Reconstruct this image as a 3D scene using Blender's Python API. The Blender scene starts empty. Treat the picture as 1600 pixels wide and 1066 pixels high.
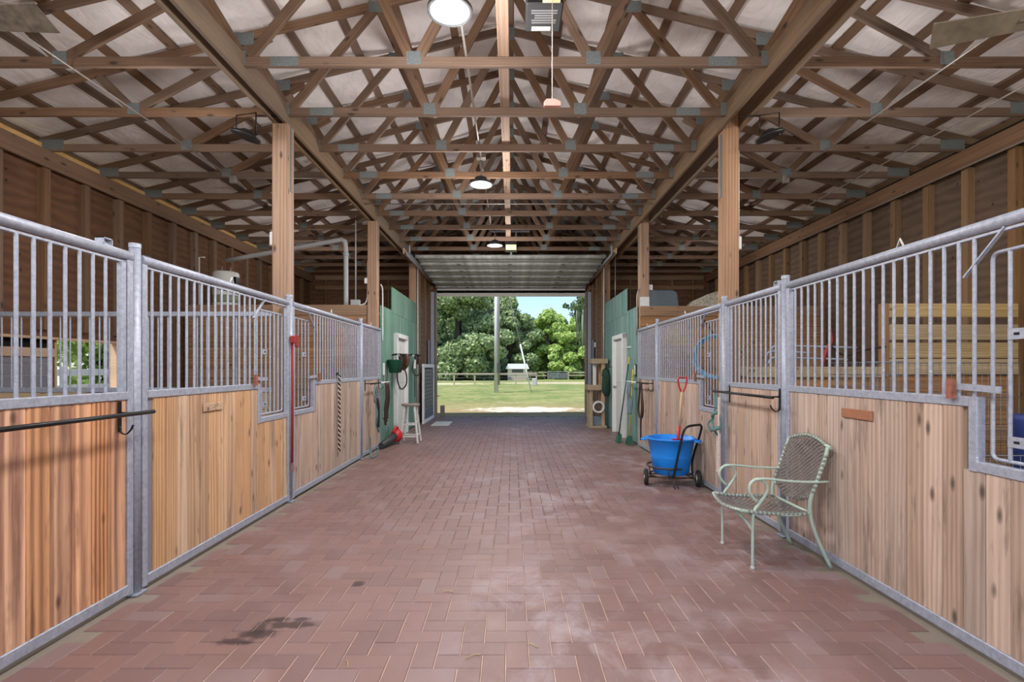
import bpy, bmesh, math, random
import numpy as np
from mathutils import Vector, Matrix
random.seed(7)
V = Vector
pi = math.pi
scn = bpy.context.scene
C = scn.collection

# ---------------------------------------------------------------- camera
cam_d = bpy.data.cameras.new('camera')
cam = bpy.data.objects.new('camera', cam_d)
C.objects.link(cam)
cam.location = (0, 0, 1.4)
cam.rotation_euler = (pi / 2, 0, 0)
cam_d.lens = 18.0
cam_d.sensor_width = 36.0
cam_d.shift_y = 0.0269
cam_d.clip_end = 500
scn.camera = cam

# ---------------------------------------------------------------- sky, sun, exposure
world = bpy.data.worlds.new('world')
scn.world = world
world.use_nodes = True
wn = world.node_tree
sky = wn.nodes.new('ShaderNodeTexSky')
sky.sky_type = 'NISHITA'
sky.sun_disc = False
sky.sun_elevation = math.radians(52)
sky.sun_rotation = math.radians(215)
sky.air_density = 1.0
sky.dust_density = 0.6
sky.ozone_density = 4.0
bg = wn.nodes['Background']
wn.links.new(sky.outputs[0], bg.inputs[0])
bg.inputs[1].default_value = 0.17

sun_d = bpy.data.lights.new('sun', 'SUN')
sun_d.energy = 5.2
sun_d.angle = math.radians(0.6)
sun_d.color = (1.0, 0.95, 0.86)
sun = bpy.data.objects.new('sun', sun_d)
C.objects.link(sun)
sun.location = (-20, -20, 30)
sun.rotation_euler = V((0.55, 0.50, -1.35)).to_track_quat('-Z', 'Y').to_euler()

# high-bay lamps: three in view, plus two added behind the camera without fixtures
LAMPS = [(-0.445, 3.67, 3.96, 120), (-0.42, 6.93, 3.89, 120), (-0.34, 10.15, 3.84, 105),
         (-0.45, 0.4, 3.96, 130), (-0.45, -2.6, 3.96, 110)]
for lx, ly, lz, le in LAMPS:
    for kind, en, dz in (('AREA', 0.36, 0.03), ('POINT', 0.6, 0.45)):
        ld = bpy.data.lights.new('high_bay_and_fill_light', kind)
        ld.energy = le * en
        if kind == 'AREA': ld.shape = 'DISK'; ld.size = 0.28
        else: ld.shadow_soft_size = 0.16
        ld.color = (1.0, 0.965, 0.94)
        lo = bpy.data.objects.new('high_bay_and_fill_light', ld)
        C.objects.link(lo)
        lo.location = (lx, ly, lz - dz)

# floodlights by the posts, plus added fixtureless fill lights over stalls and lofts
for lx, ly, lz, le in [(-4.1, 0.9, 3.3, 110), (4.0, 0.9, 3.3, 110), (-3.3, 5.0, 3.4, 26), (3.3, 5.0, 3.4, 26), (-4.2, 11.0, 3.6, 16), (4.2, 11.0, 3.6, 16)]:
    ld = bpy.data.lights.new('flood_and_fill_light', 'POINT')
    ld.energy = le; ld.shadow_soft_size = 0.2; ld.color = (1.0, 0.97, 0.95)
    lo = bpy.data.objects.new('flood_and_fill_light', ld); C.objects.link(lo); lo.location = (lx, ly, lz)

scn.view_settings.view_transform = 'Standard'
scn.view_settings.look = 'None'
scn.view_settings.gamma = 1.0
scn.view_settings.use_curve_mapping = False
scn.view_settings.exposure = 0.32

# ---------------------------------------------------------------- materials
def srgb(r, g, b):
    f = lambda c: (c / 255 / 12.92) if c / 255 <= 0.04045 else ((c / 255 + 0.055) / 1.055) ** 2.4
    return (f(r), f(g), f(b), 1.0)

class NT:
    def __init__(s, name):
        s.m = bpy.data.materials.new(name); s.m.use_nodes = True
        s.t = s.m.node_tree; s.b = s.t.nodes['Principled BSDF']
    def n(s, typ, **kw):
        nd = s.t.nodes.new(typ)
        for k, v in kw.items():
            if k.startswith('i_'):
                key = k[2:]
                nd.inputs[int(key) if key.isdigit() else key.replace('_', ' ')].default_value = v
            else: setattr(nd, k, v)
        return nd
    def l(s, a, b): s.t.links.new(a, b)
    def math(s, op, a, b=None, clamp=False):
        nd = s.n('ShaderNodeMath', operation=op, use_clamp=clamp)
        for i, v in enumerate((a, b)):
            if v is None: continue
            if isinstance(v, (int, float)): nd.inputs[i].default_value = v
            else: s.l(v, nd.inputs[i])
        return nd.outputs[0]
    def mix(s, fac, a, b, typ='MIX'):
        nd = s.n('ShaderNodeMix', data_type='RGBA', blend_type=typ)
        for i, v in ((0, fac), (6, a), (7, b)):
            if isinstance(v, (int, float)): nd.inputs[i].default_value = v
            elif isinstance(v, (tuple, list)): nd.inputs[i].default_value = v
            else: s.l(v, nd.inputs[i])
        return nd.outputs[2]
    def noise(s, vec, scale, detail=3, rough=0.55, dist=0.0):
        nd = s.n('ShaderNodeTexNoise', i_Scale=scale, i_Detail=detail, i_Roughness=rough, i_Distortion=dist)
        if vec is not None: s.l(vec, nd.inputs['Vector'])
        return nd.outputs[0]
    def ramp(s, fac, lo, hi):
        nd = s.n('ShaderNodeMapRange', i_1=lo, i_2=hi); nd.clamp = True
        s.l(fac, nd.inputs[0]); return nd.outputs[0]
    def scale(s, vec, sc):
        nd = s.n('ShaderNodeVectorMath', operation='MULTIPLY'); s.l(vec, nd.inputs[0]); nd.inputs[1].default_value = sc
        return nd.outputs[0]
    def bump(s, h, strength, dist=0.01):
        nd = s.n('ShaderNodeBump', i_Strength=strength, i_Distance=dist); s.l(h, nd.inputs['Height'])
        s.l(nd.outputs[0], s.b.inputs['Normal'])

def obj_coord(t, spread=1.0):
    tc = t.n('ShaderNodeTexCoord'); oi = t.n('ShaderNodeObjectInfo')
    wn_ = t.n('ShaderNodeTexWhiteNoise', noise_dimensions='1D'); t.l(oi.outputs['Random'], wn_.inputs['W'])
    return tc.outputs['Object'], oi.outputs['Random'], wn_.outputs['Color']

def wood(name, light, dark, vary=0.22, ring=0.55, knots=True, rough=0.75, period=0.022, hue=None, stain=None):
    t = NT(name)
    co, rnd, rc = obj_coord(t)
    off = t.scale(rc, (60.0, 0.12, 0.10))
    add = t.n('ShaderNodeVectorMath', operation='ADD'); t.l(co, add.inputs[0]); t.l(off, add.inputs[1])
    p = add.outputs[0]
    rp = t.scale(p, (0.16, 1.0, 1.0))
    wv = t.n('ShaderNodeTexWave', wave_type='RINGS', rings_direction='X', i_Scale=0.314 / period,
             i_Distortion=7.0, i_Detail=2.0, i_Detail_Scale=0.22, i_Detail_Roughness=0.55)
    t.l(rp, wv.inputs['Vector'])
    fib = t.noise(t.scale(p, (3.0, 90.0, 90.0)), 1.0, 3, 0.6)
    big = t.noise(t.scale(p, (0.8, 5.0, 5.0)), 1.0, 2)
    f = t.math('ADD', t.math('MULTIPLY', wv.outputs[1], ring), t.math('MULTIPLY', t.ramp(fib, 0.35, 0.75), 0.35))
    f = t.math('ADD', f, t.math('MULTIPLY', t.ramp(big, 0.35, 0.7), 0.3))
    f = t.math('MULTIPLY', f, 0.85, clamp=True)
    col = t.mix(f, srgb(*light), srgb(*dark))
    if stain:
        st = t.noise(t.scale(p, (1.3, 9.0, 9.0)), 1.0, 4, 0.7)
        col = t.mix(t.math('MULTIPLY', t.ramp(st, 0.56, 0.70), 0.65), col, srgb(*stain))
    if knots:
        vo = t.n('ShaderNodeTexVoronoi', i_Scale=1.0); t.l(t.scale(p, (3.2, 8.0, 8.0)), vo.inputs['Vector'])
        kf = t.ramp(vo.outputs['Distance'], 0.17, 0.06)
        col = t.mix(t.math('MULTIPLY', kf, 0.8), col, srgb(*[int(c * 0.4) for c in dark]))
    hsv = t.n('ShaderNodeHueSaturation'); t.l(col, hsv.inputs['Color'])
    t.l(t.math('ADD', t.math('MULTIPLY', rnd, vary * 2), 1.0 - vary), hsv.inputs['Value'])
    sat = t.n('ShaderNodeMapRange', i_1=0.0, i_2=1.0, i_3=0.70, i_4=0.98)
    sp = t.n('ShaderNodeSeparateColor'); t.l(rc, sp.inputs[0]); t.l(sp.outputs[1], sat.inputs[0]); t.l(sat.outputs[0], hsv.inputs['Saturation'])
    t.l(hsv.outputs[0], t.b.inputs['Base Color'])
    t.b.inputs['Roughness'].default_value = rough
    t.bump(f, 0.25, 0.004)
    return t.m

def plain(name, col, rough=0.6, metal=0.0, mottle=0.0, scale=20, bump=0.0, emit=None, alpha=None, trans=0.0):
    t = NT(name)
    t.b.inputs['Roughness'].default_value = rough
    t.b.inputs['Metallic'].default_value = metal
    c = srgb(*col)
    tc = t.n('ShaderNodeTexCoord')
    nz = t.noise(tc.outputs['Object'], scale, 4, 0.6)
    lo = tuple(min(1, x * (1 - mottle)) for x in c[:3]) + (1,)
    hi = tuple(min(1, x * (1 + mottle)) for x in c[:3]) + (1,)
    t.l(t.mix(t.ramp(nz, 0.3, 0.7), lo, hi), t.b.inputs['Base Color'])
    if bump: t.bump(nz, bump, 0.01)
    if emit:
        t.b.inputs['Emission Color'].default_value = c
        t.b.inputs['Emission Strength'].default_value = emit
    if trans: t.b.inputs['Transmission Weight'].default_value = trans
    return t.m

M = {}
M['stall_warm'] = wood('warm_stall_pine', (232, 162, 92), (130, 68, 28), 0.18, 0.7, period=0.028, stain=(112, 66, 36))
M['stall_pale'] = wood('weathered_stall_pine', (204, 174, 152), (132, 106, 88), 0.18, 0.4, period=0.03, stain=(84, 68, 58))
M['stall_mid'] = wood('faded_stall_pine', (218, 172, 122), (148, 102, 64), 0.12, 0.5, period=0.022, stain=(112, 84, 62))
M['truss'] = wood('truss_lumber', (124, 92, 66), (76, 53, 37), 0.18, 0.35, period=0.02)
M['post'] = wood('post_lumber', (180, 140, 104), (126, 88, 60), 0.06, 0.5, period=0.03)
M['beam'] = wood('beam_lumber', (132, 104, 72), (84, 64, 44), 0.06, 0.3, knots=False)
M['stud'] = wood('stud_lumber', (150, 112, 66), (98, 66, 36), 0.15, 0.4)
M['ply_stud'] = wood('brown_stud_lumber', (134, 98, 66), (86, 58, 38), 0.1, 0.35)
M['partition'] = wood('partition_plank', (188, 138, 82), (120, 78, 44), 0.14, 0.5, period=0.03)
M['yellow_plank'] = wood('yellow_plank', (206, 176, 118), (140, 108, 62), 0.1, 0.4)
M['grey_wood'] = wood('grey_aged_wood', (146, 134, 122), (110, 92, 76), 0.1, 0.3)
M['pale_wood'] = wood('pale_trim_wood', (206, 168, 128), (170, 128, 90), 0.05, 0.3, knots=False)
M['fence_wood'] = wood('fence_wood', (180, 165, 142), (128, 112, 92), 0.1, 0.3, knots=False)
M['green_board'] = wood('green_stained_board', (116, 162, 140), (60, 108, 90), 0.16, 0.5, knots=False, stain=(44, 86, 72))
M['teal_board'] = wood('teal_stained_board', (122, 164, 156), (68, 114, 108), 0.16, 0.5, knots=False, stain=(52, 94, 86))

def plywood(name, light, dark):
    t = NT(name)
    tc = t.n('ShaderNodeTexCoord'); co = tc.outputs['Object']
    a = t.noise(t.scale(co, (1.2, 1.2, 3.2)), 1.3, 3, 0.6, 2.0)
    wv = t.n('ShaderNodeTexWave', wave_type='BANDS', bands_direction='Z', i_Scale=2.6, i_Distortion=14.0, i_Detail=4.0, i_Detail_Scale=0.45)
    t.l(t.scale(co, (1.0, 0.35, 1.0)), wv.inputs['Vector'])
    f = t.math('ADD', t.math('MULTIPLY', wv.outputs[1], 0.28), t.math('MULTIPLY', a, 0.75))
    col = t.mix(f, srgb(*light), srgb(*dark))
    vo = t.n('ShaderNodeTexVoronoi', i_Scale=5.0); t.l(co, vo.inputs['Vector'])
    col = t.mix(t.math('MULTIPLY', t.ramp(vo.outputs['Distance'], 0.12, 0.04), 0.8), col, srgb(*[int(c * 0.35) for c in dark]))
    t.l(col, t.b.inputs['Base Color']); t.b.inputs['Roughness'].default_value = 0.8
    return t.m
M['ply'] = plywood('aged_plywood', (128, 90, 62), (74, 50, 36))
M['ply_grey'] = plywood('greyed_plywood', (124, 102, 84), (74, 58, 46))

def galv():
    t = NT('galvanised_steel')
    tc = t.n('ShaderNodeTexCoord'); ge = t.n('ShaderNodeNewGeometry')
    nz = t.noise(ge.outputs['Position'], 38, 3, 0.65)
    sp = t.noise(ge.outputs['Position'], 16, 4, 0.8)
    col = t.mix(t.ramp(nz, 0.3, 0.7), srgb(146, 152, 168), srgb(176, 182, 196))
    col = t.mix(t.ramp(sp, 0.66, 0.74), col, srgb(216, 218, 224))
    t.l(col, t.b.inputs['Base Color'])
    t.b.inputs['Metallic'].default_value = 0.25
    t.b.inputs['Roughness'].default_value = 0.5
    return t.m
M['galv'] = galv()
M['plate'] = plain('truss_plate', (110, 118, 120), 0.6, 0.2, 0.3, 60)

def insulation():
    t = NT('white_roof_facing')
    ge = t.n('ShaderNodeNewGeometry')
    a = t.noise(ge.outputs['Position'], 1.6, 4, 0.6, 0.6)
    b = t.noise(t.scale(ge.outputs['Position'], (1.0, 0.5, 1.0)), 5.0, 3, 0.6, 1.0)
    col = t.mix(t.ramp(a, 0.35, 0.7), srgb(236, 230, 228), srgb(212, 206, 206))
    col = t.mix(t.math('MULTIPLY', t.ramp(b, 0.55, 0.8), 0.3), col, srgb(170, 150, 140))
    t.l(col, t.b.inputs['Base Color']); t.b.inputs['Roughness'].default_value = 0.6
    t.bump(b, 0.5, 0.05)
    return t.m
M['insul'] = insulation()

def paver():
    t = NT('red_paver')
    ge = t.n('ShaderNodeNewGeometry'); oi = t.n('ShaderNodeObjectInfo')
    at = t.n('ShaderNodeAttribute', attribute_name='tint'); at.attribute_type = 'GEOMETRY'
    r = t.math('FRACT', t.math('ADD', at.outputs['Fac'], oi.outputs['Random']))
    p = ge.outputs['Position']
    base = t.mix(r, srgb(126, 95, 90), srgb(111, 84, 81))
    r2 = t.math('FRACT', t.math('MULTIPLY', r, 7.3))
    base = t.mix(t.ramp(r2, 0.80, 1.0), base, srgb(126, 104, 104))
    grit = t.noise(p, 140, 3, 0.7)
    base = t.mix(t.math('MULTIPLY', grit, 0.22), base, srgb(160, 136, 128))
    # chalky dust smears, mostly right of the middle
    d1 = t.noise(t.scale(p, (1.0, 0.8, 1.0)), 2.6, 6, 0.7, 0.6)
    d2 = t.noise(p, 0.55, 3, 0.5)
    sq = t.n('ShaderNodeSeparateXYZ'); t.l(p, sq.inputs[0])
    side_ = t.ramp(t.math('ADD', sq.outputs[0], t.math('MULTIPLY', d2, 1.6)), 0.3, 1.0)
    dust = t.math('MULTIPLY', t.math('MULTIPLY', t.ramp(d1, 0.46, 0.62), t.ramp(d2, 0.36, 0.56)), t.math('ADD', t.math('MULTIPLY', side_, 0.8), 0.25, clamp=True))
    base = t.mix(t.math('MULTIPLY', dust, 0.6), base, srgb(170, 158, 162))
    dk = t.noise(p, 1.1, 4, 0.6, 0.5)
    base = t.mix(t.math('MULTIPLY', t.ramp(dk, 0.56, 0.75), 0.35), base, srgb(82, 58, 58))
    # worn dark oil spots
    sx = t.n('ShaderNodeSeparateXYZ'); t.l(p, sx.inputs[0])
    wob = t.noise(p, 16, 4, 0.7)
    for (cx, cy, rx, ry) in [(-1.205, 2.80, 0.16, 0.05), (-1.34, 2.70, 0.12, 0.06), (-1.43, 2.62, 0.11, 0.04), (-1.17, 2.86, 0.06, 0.03),
                             (-1.30, 2.86, 0.08, 0.03), (-1.00, 3.33, 0.05, 0.05), (-1.36, 2.76, 0.05, 0.10)]:
        dx = t.math('DIVIDE', t.math('SUBTRACT', sx.outputs[0], cx), rx)
        dy = t.math('DIVIDE', t.math('SUBTRACT', sx.outputs[1], cy), ry)
        dd = t.math('ADD', t.math('MULTIPLY', dx, dx), t.math('MULTIPLY', dy, dy))
        dd = t.math('ADD', dd, t.math('MULTIPLY', t.math('SUBTRACT', wob, 0.5), 2.6))
        base = t.mix(t.math('MULTIPLY', t.ramp(dd, 1.0, 0.3), 0.8), base, srgb(48, 34, 36))
    t.l(base, t.b.inputs['Base Color'])
    rg = t.n('ShaderNodeMapRange', i_1=0.3, i_2=0.7, i_3=0.42, i_4=0.7); t.l(d1, rg.inputs[0])
    t.l(rg.outputs[0], t.b.inputs['Roughness'])
    t.bump(grit, 0.2, 0.002)
    return t.m
M['paver'] = paver()

def bedding():
    t = NT('sand_and_concrete')
    ge = t.n('ShaderNodeNewGeometry'); p = ge.outputs['Position']
    sx = t.n('ShaderNodeSeparateXYZ'); t.l(p, sx.inputs[0])
    ax = t.math('ABSOLUTE', sx.outputs[0])
    nz = t.noise(p, 3, 5, 0.65)
    # joints swept with pale sand near the stalls' end, dark soil further in
    sand = t.mix(t.ramp(t.math('ADD', sx.outputs[1], t.math('MULTIPLY', nz, 3.0)), 4.4, 7.0), srgb(214, 188, 170), srgb(62, 46, 42))
    conc = t.mix(nz, srgb(150, 140, 126), srgb(110, 100, 90))
    t.l(t.mix(t.ramp(ax, 2.08, 2.10), sand, conc), t.b.inputs['Base Color'])
    t.b.inputs['Roughness'].default_value = 0.9
    t.bump(t.noise(p, 60, 4), 0.3, 0.004)
    return t.m
M['bed'] = bedding()

def lawn():
    t = NT('lawn_and_dirt')
    ge = t.n('ShaderNodeNewGeometry'); p = ge.outputs['Position']
    sx = t.n('ShaderNodeSeparateXYZ'); t.l(p, sx.inputs[0])
    a = t.noise(p, 0.35, 5, 0.65); b = t.noise(p, 6, 5, 0.75); c = t.noise(t.scale(p, (1.0, 0.45, 1.0)), 1.6, 6, 0.8)
    g = t.mix(t.ramp(a, 0.40, 0.60), srgb(96, 120, 52), srgb(142, 142, 88))
    g = t.mix(t.math('MULTIPLY', t.ramp(b, 0.48, 0.62), 0.55), g, srgb(72, 92, 40))
    g = t.mix(t.math('MULTIPLY', t.ramp(c, 0.5, 0.6), 0.5), g, srgb(164, 158, 112))
    # bare ground in front of the barn, thinning into grass
    near = t.math('ADD', sx.outputs[1], t.math('MULTIPLY', t.math('SUBTRACT', a, 0.5), 14.0))
    near = t.math('ADD', near, t.math('MULTIPLY', t.math('SUBTRACT', b, 0.5), 5.0))
    g = t.mix(t.math('MULTIPLY', t.ramp(near, 24.0, 17.5), 0.75), g, srgb(150, 128, 94))
    # pale limestone patch and the far drive
    def band(cx, cy, rx, ry, sharp):
        dx = t.math('DIVIDE', t.math('SUBTRACT', sx.outputs[0], cx), rx)
        dy = t.math('DIVIDE', t.math('SUBTRACT', sx.outputs[1], cy), ry)
        dd = t.math('ADD', t.math('MULTIPLY', dx, dx), t.math('MULTIPLY', dy, dy))
        dd = t.math('ADD', dd, t.math('MULTIPLY', t.math('SUBTRACT', c, 0.5), 5.0))
        return t.ramp(dd, 1.15, 0.6)
    g = t.mix(t.math('MULTIPLY', band(0.55, 18.4, 2.0, 1.25, 1), 0.95), g, srgb(206, 194, 180))
    g = t.mix(t.math('MULTIPLY', band(6.0, 52.0, 8.0, 3.4, 1), 0.8), g, srgb(186, 174, 150))
    g = t.mix(t.math('MULTIPLY', band(-8.6, 49.0, 6.0, 3.0, 1), 0.8), g, srgb(200, 190, 164))
    t.l(g, t.b.inputs['Base Color']); t.b.inputs['Roughness'].default_value = 0.95
    t.bump(b, 0.6, 0.05)
    return t.m
M['lawn'] = lawn()

def leaf(name, c1, c2):
    t = NT(name)
    ge = t.n('ShaderNodeNewGeometry'); nz = t.noise(ge.outputs['Position'], 0.5, 3, 0.6)
    wnn = t.n('ShaderNodeTexWhiteNoise', noise_dimensions='1D')
    at = t.n('ShaderNodeAttribute', attribute_name='tint'); at.attribute_type = 'GEOMETRY'
    f = t.math('ADD', t.math('MULTIPLY', nz, 0.5), t.math('MULTIPLY', at.outputs['Fac'], 0.5))
    t.l(t.mix(f, srgb(*c1), srgb(*c2)), t.b.inputs['Base Color'])
    t.b.inputs['Roughness'].default_value = 0.6
    tr = t.n('ShaderNodeBsdfTranslucent'); tr.inputs[0].default_value = srgb(*c2)
    mx = t.n('ShaderNodeMixShader'); mx.inputs[0].default_value = 0.25
    t.l(t.b.outputs[0], mx.inputs[1]); t.l(tr.outputs[0], mx.inputs[2])
    t.l(mx.outputs[0], t.t.nodes['Material Output'].inputs[0])
    return t.m
M['leaf_oak'] = leaf('oak_leaves', (96, 118, 78), (176, 194, 142))
M['leaf_bright'] = leaf('bright_leaves', (116, 150, 74), (190, 212, 124))
M['leaf_dark'] = leaf('dark_leaves', (62, 84, 54), (120, 142, 92))
M['moss'] = plain('spanish_moss', (128, 138, 116), 0.9, 0, 0.3, 30)
M['bark'] = plain('bark', (92, 82, 72), 0.9, 0, 0.3, 12, 0.4)

M['black'] = plain('black_paint', (22, 22, 24), 0.4, 0.2)
M['rubber'] = plain('black_rubber', (30, 30, 32), 0.75)
M['darkgrey'] = plain('dark_grey_housing', (62, 64, 66), 0.5, 0.1, 0.1)
M['white'] = plain('white_paint', (222, 224, 226), 0.5, 0, 0.05)
M['offwhite'] = plain('worn_white_paint', (208, 208, 204), 0.55, 0, 0.12)
M['label'] = plain('white_label', (220, 222, 222), 0.6)
M['greyprint'] = plain('grey_print', (136, 138, 142), 0.6)
M['lens_yellow'] = plain('opener_lens', (236, 222, 170), 0.4)
M['pvc'] = plain('grey_pvc', (170, 172, 176), 0.5, 0, 0.05)
M['conduit'] = plain('steel_conduit', (150, 144, 138), 0.35, 0.4, 0.1)
M['rust'] = plain('rusted_latch', (150, 92, 72), 0.8, 0.1, 0.3, 40)
M['sign_wood'] = plain('brown_name_plate', (156, 104, 76), 0.6, 0, 0.12, 12)
M['red'] = plain('red_webbing', (150, 46, 48), 0.6, 0, 0.1)
M['red_plastic'] = plain('red_plastic', (190, 36, 40), 0.4)
M['blue_tub'] = plain('blue_plastic_tub', (24, 138, 238), 0.42, 0, 0.07, 6)
M['blue_hose'] = plain('blue_hose', (98, 158, 196), 0.45, 0, 0.1)
M['chair_frame'] = plain('sage_green_chair_paint', (172, 192, 178), 0.45, 0, 0.06)
M['webbing'] = plain('grey_brown_webbing', (114, 106, 102), 0.7, 0, 0.2, 60)
M['cart'] = plain('brown_black_steel', (70, 58, 50), 0.55, 0.3, 0.3, 30)
M['hub'] = plain('cream_wheel_hub', (222, 216, 198), 0.5)
M['teal'] = plain('teal_webbing', (92, 128, 126), 0.8, 0, 0.2, 40)
M['rope_white'] = plain('white_rope', (206, 190, 184), 0.9, 0, 0.15, 60)
M['rope_mix'] = plain('black_rope_strand', (36, 32, 34), 0.9)
M['leather'] = plain('dark_leather', (52, 38, 32), 0.55, 0, 0.2)
M['brown_leather'] = plain('brown_leather', (84, 52, 36), 0.5, 0, 0.25)
M['green_fabric'] = plain('dark_green_netting', (28, 62, 48), 0.85, 0, 0.3, 30, 0.3)
M['hunter'] = plain('hunter_green_plastic', (24, 88, 66), 0.45)
M['carpet_tan'] = plain('tan_carpet', (164, 148, 122), 0.95, 0, 0.2, 40, 0.3)
M['blue_grey'] = plain('blue_grey_plastic', (108, 126, 140), 0.5, 0, 0.1)
M['siding'] = plain('grey_lilac_siding', (128, 126, 136), 0.6, 0, 0.05)
M['slat'] = plain('dark_grey_slat', (84, 84, 90), 0.6, 0, 0.1)
M['door_metal'] = plain('dusty_door_steel', (150, 152, 148), 0.55, 0.15, 0.5, 5)
M['tank'] = plain('white_enamel', (226, 228, 226), 0.35)
M['olive'] = plain('olive_label', (140, 146, 118), 0.6)
M['eave_bounce'] = plain('bounce_lit_eave_gold', (222, 180, 116), 0.7, 0, 0.1)  # gold tone stands in for sunlight bounced onto the roof underside
M['void'] = plain('gap_shade_black', (16, 14, 14), 0.9)  # black for gaps and slots that lie in shade
M['glow'] = plain('lit_lamp_lens', (250, 248, 255), 0.4, emit=1.8)
M['yellow'] = plain('yellow_plastic', (216, 196, 60), 0.5)
M['pink'] = plain('faded_red_plastic', (222, 170, 160), 0.5)
M['wire'] = plain('wire_grid', (128, 130, 134), 0.4, 0.5)
M['fan'] = plain('dusty_fan_blade', (104, 96, 86), 0.7, 0, 0.45, 14)
M['blade_light'] = plain('dusty_pale_fan_blade', (112, 102, 88), 0.6, 0, 0.3, 9)
M['concrete'] = plain('concrete', (132, 126, 116), 0.85, 0, 0.15, 9, 0.2)
M['outer_metal'] = plain('barn_outer_steel', (200, 196, 186), 0.5, 0.1, 0.05)
M['cream'] = plain('cream_siding', (222, 208, 190), 0.7)
M['plastic_clear'] = plain('cloudy_plastic_bag', (190, 184, 168), 0.35, 0, 0.45, 30)

# ---------------------------------------------------------------- builders
def link(o, parent=None):
    C.objects.link(o)
    if parent is not None:
        o.parent = parent
        o.matrix_parent_inverse = wm(parent).inverted()
    return o
_wm = {}
def wm(o):
    return _wm.get(o.name) or Matrix.Identity(4)

def thing(name, label, cat, loc, group=None, kind=None):
    o = bpy.data.objects.new(name, None); C.objects.link(o)
    o.location = loc; o.empty_display_size = 0.1
    _wm[o.name] = Matrix.Translation(V(loc))
    if label: o['label'] = label
    if cat: o['category'] = cat
    if group: o['group'] = group
    if kind: o['kind'] = kind
    return o

def tag(o, label=None, cat=None, group=None, kind=None):
    if label: o['label'] = label
    if cat: o['category'] = cat
    if group: o['group'] = group
    if kind: o['kind'] = kind
    return o

_bar = {}
def bar_mesh(L, w, h, c, mat):
    key = (round(L, 3), round(w, 4), round(h, 4), round(c, 4), mat.name)
    if key in _bar: return _bar[key]
    a, b = w / 2, h / 2
    if c > 0: prof = [(-a + c, -b), (a - c, -b), (a, -b + c), (a, b - c), (a - c, b), (-a + c, b), (-a, b - c), (-a, -b + c)]
    else: prof = [(-a, -b), (a, -b), (a, b), (-a, b)]
    n = len(prof)
    vs = [(-L / 2, y, z) for y, z in prof] + [(L / 2, y, z) for y, z in prof]
    fs = [tuple(range(n))[::-1], tuple(range(n, 2 * n))] + [(i, (i + 1) % n, n + (i + 1) % n, n + i) for i in range(n)]
    me = bpy.data.meshes.new('bar'); me.from_pydata(vs, [], fs); me.update(); me.materials.append(mat)
    _bar[key] = me
    return me

def member(name, p0, p1, w, h, mat, parent=None, side=(0, 0, 1), c=0.004):
    """straight timber or bar from p0 to p1; h is measured along `side`, w across it"""
    p0, p1 = V(p0), V(p1)
    d = p1 - p0; L = d.length; x = d / L
    s = V(side); s = (s - x * s.dot(x)).normalized(); y = s.cross(x)
    o = bpy.data.objects.new(name, bar_mesh(L, w, h, c, mat))
    m = Matrix((x, y, s)).transposed().to_4x4(); m.translation = (p0 + p1) / 2
    o.matrix_world = m
    C.objects.link(o)
    if parent is not None:
        o.parent = parent
        o.matrix_parent_inverse = wm(parent).inverted()
        o.matrix_basis = m
    _wm[o.name] = m
    return o

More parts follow.
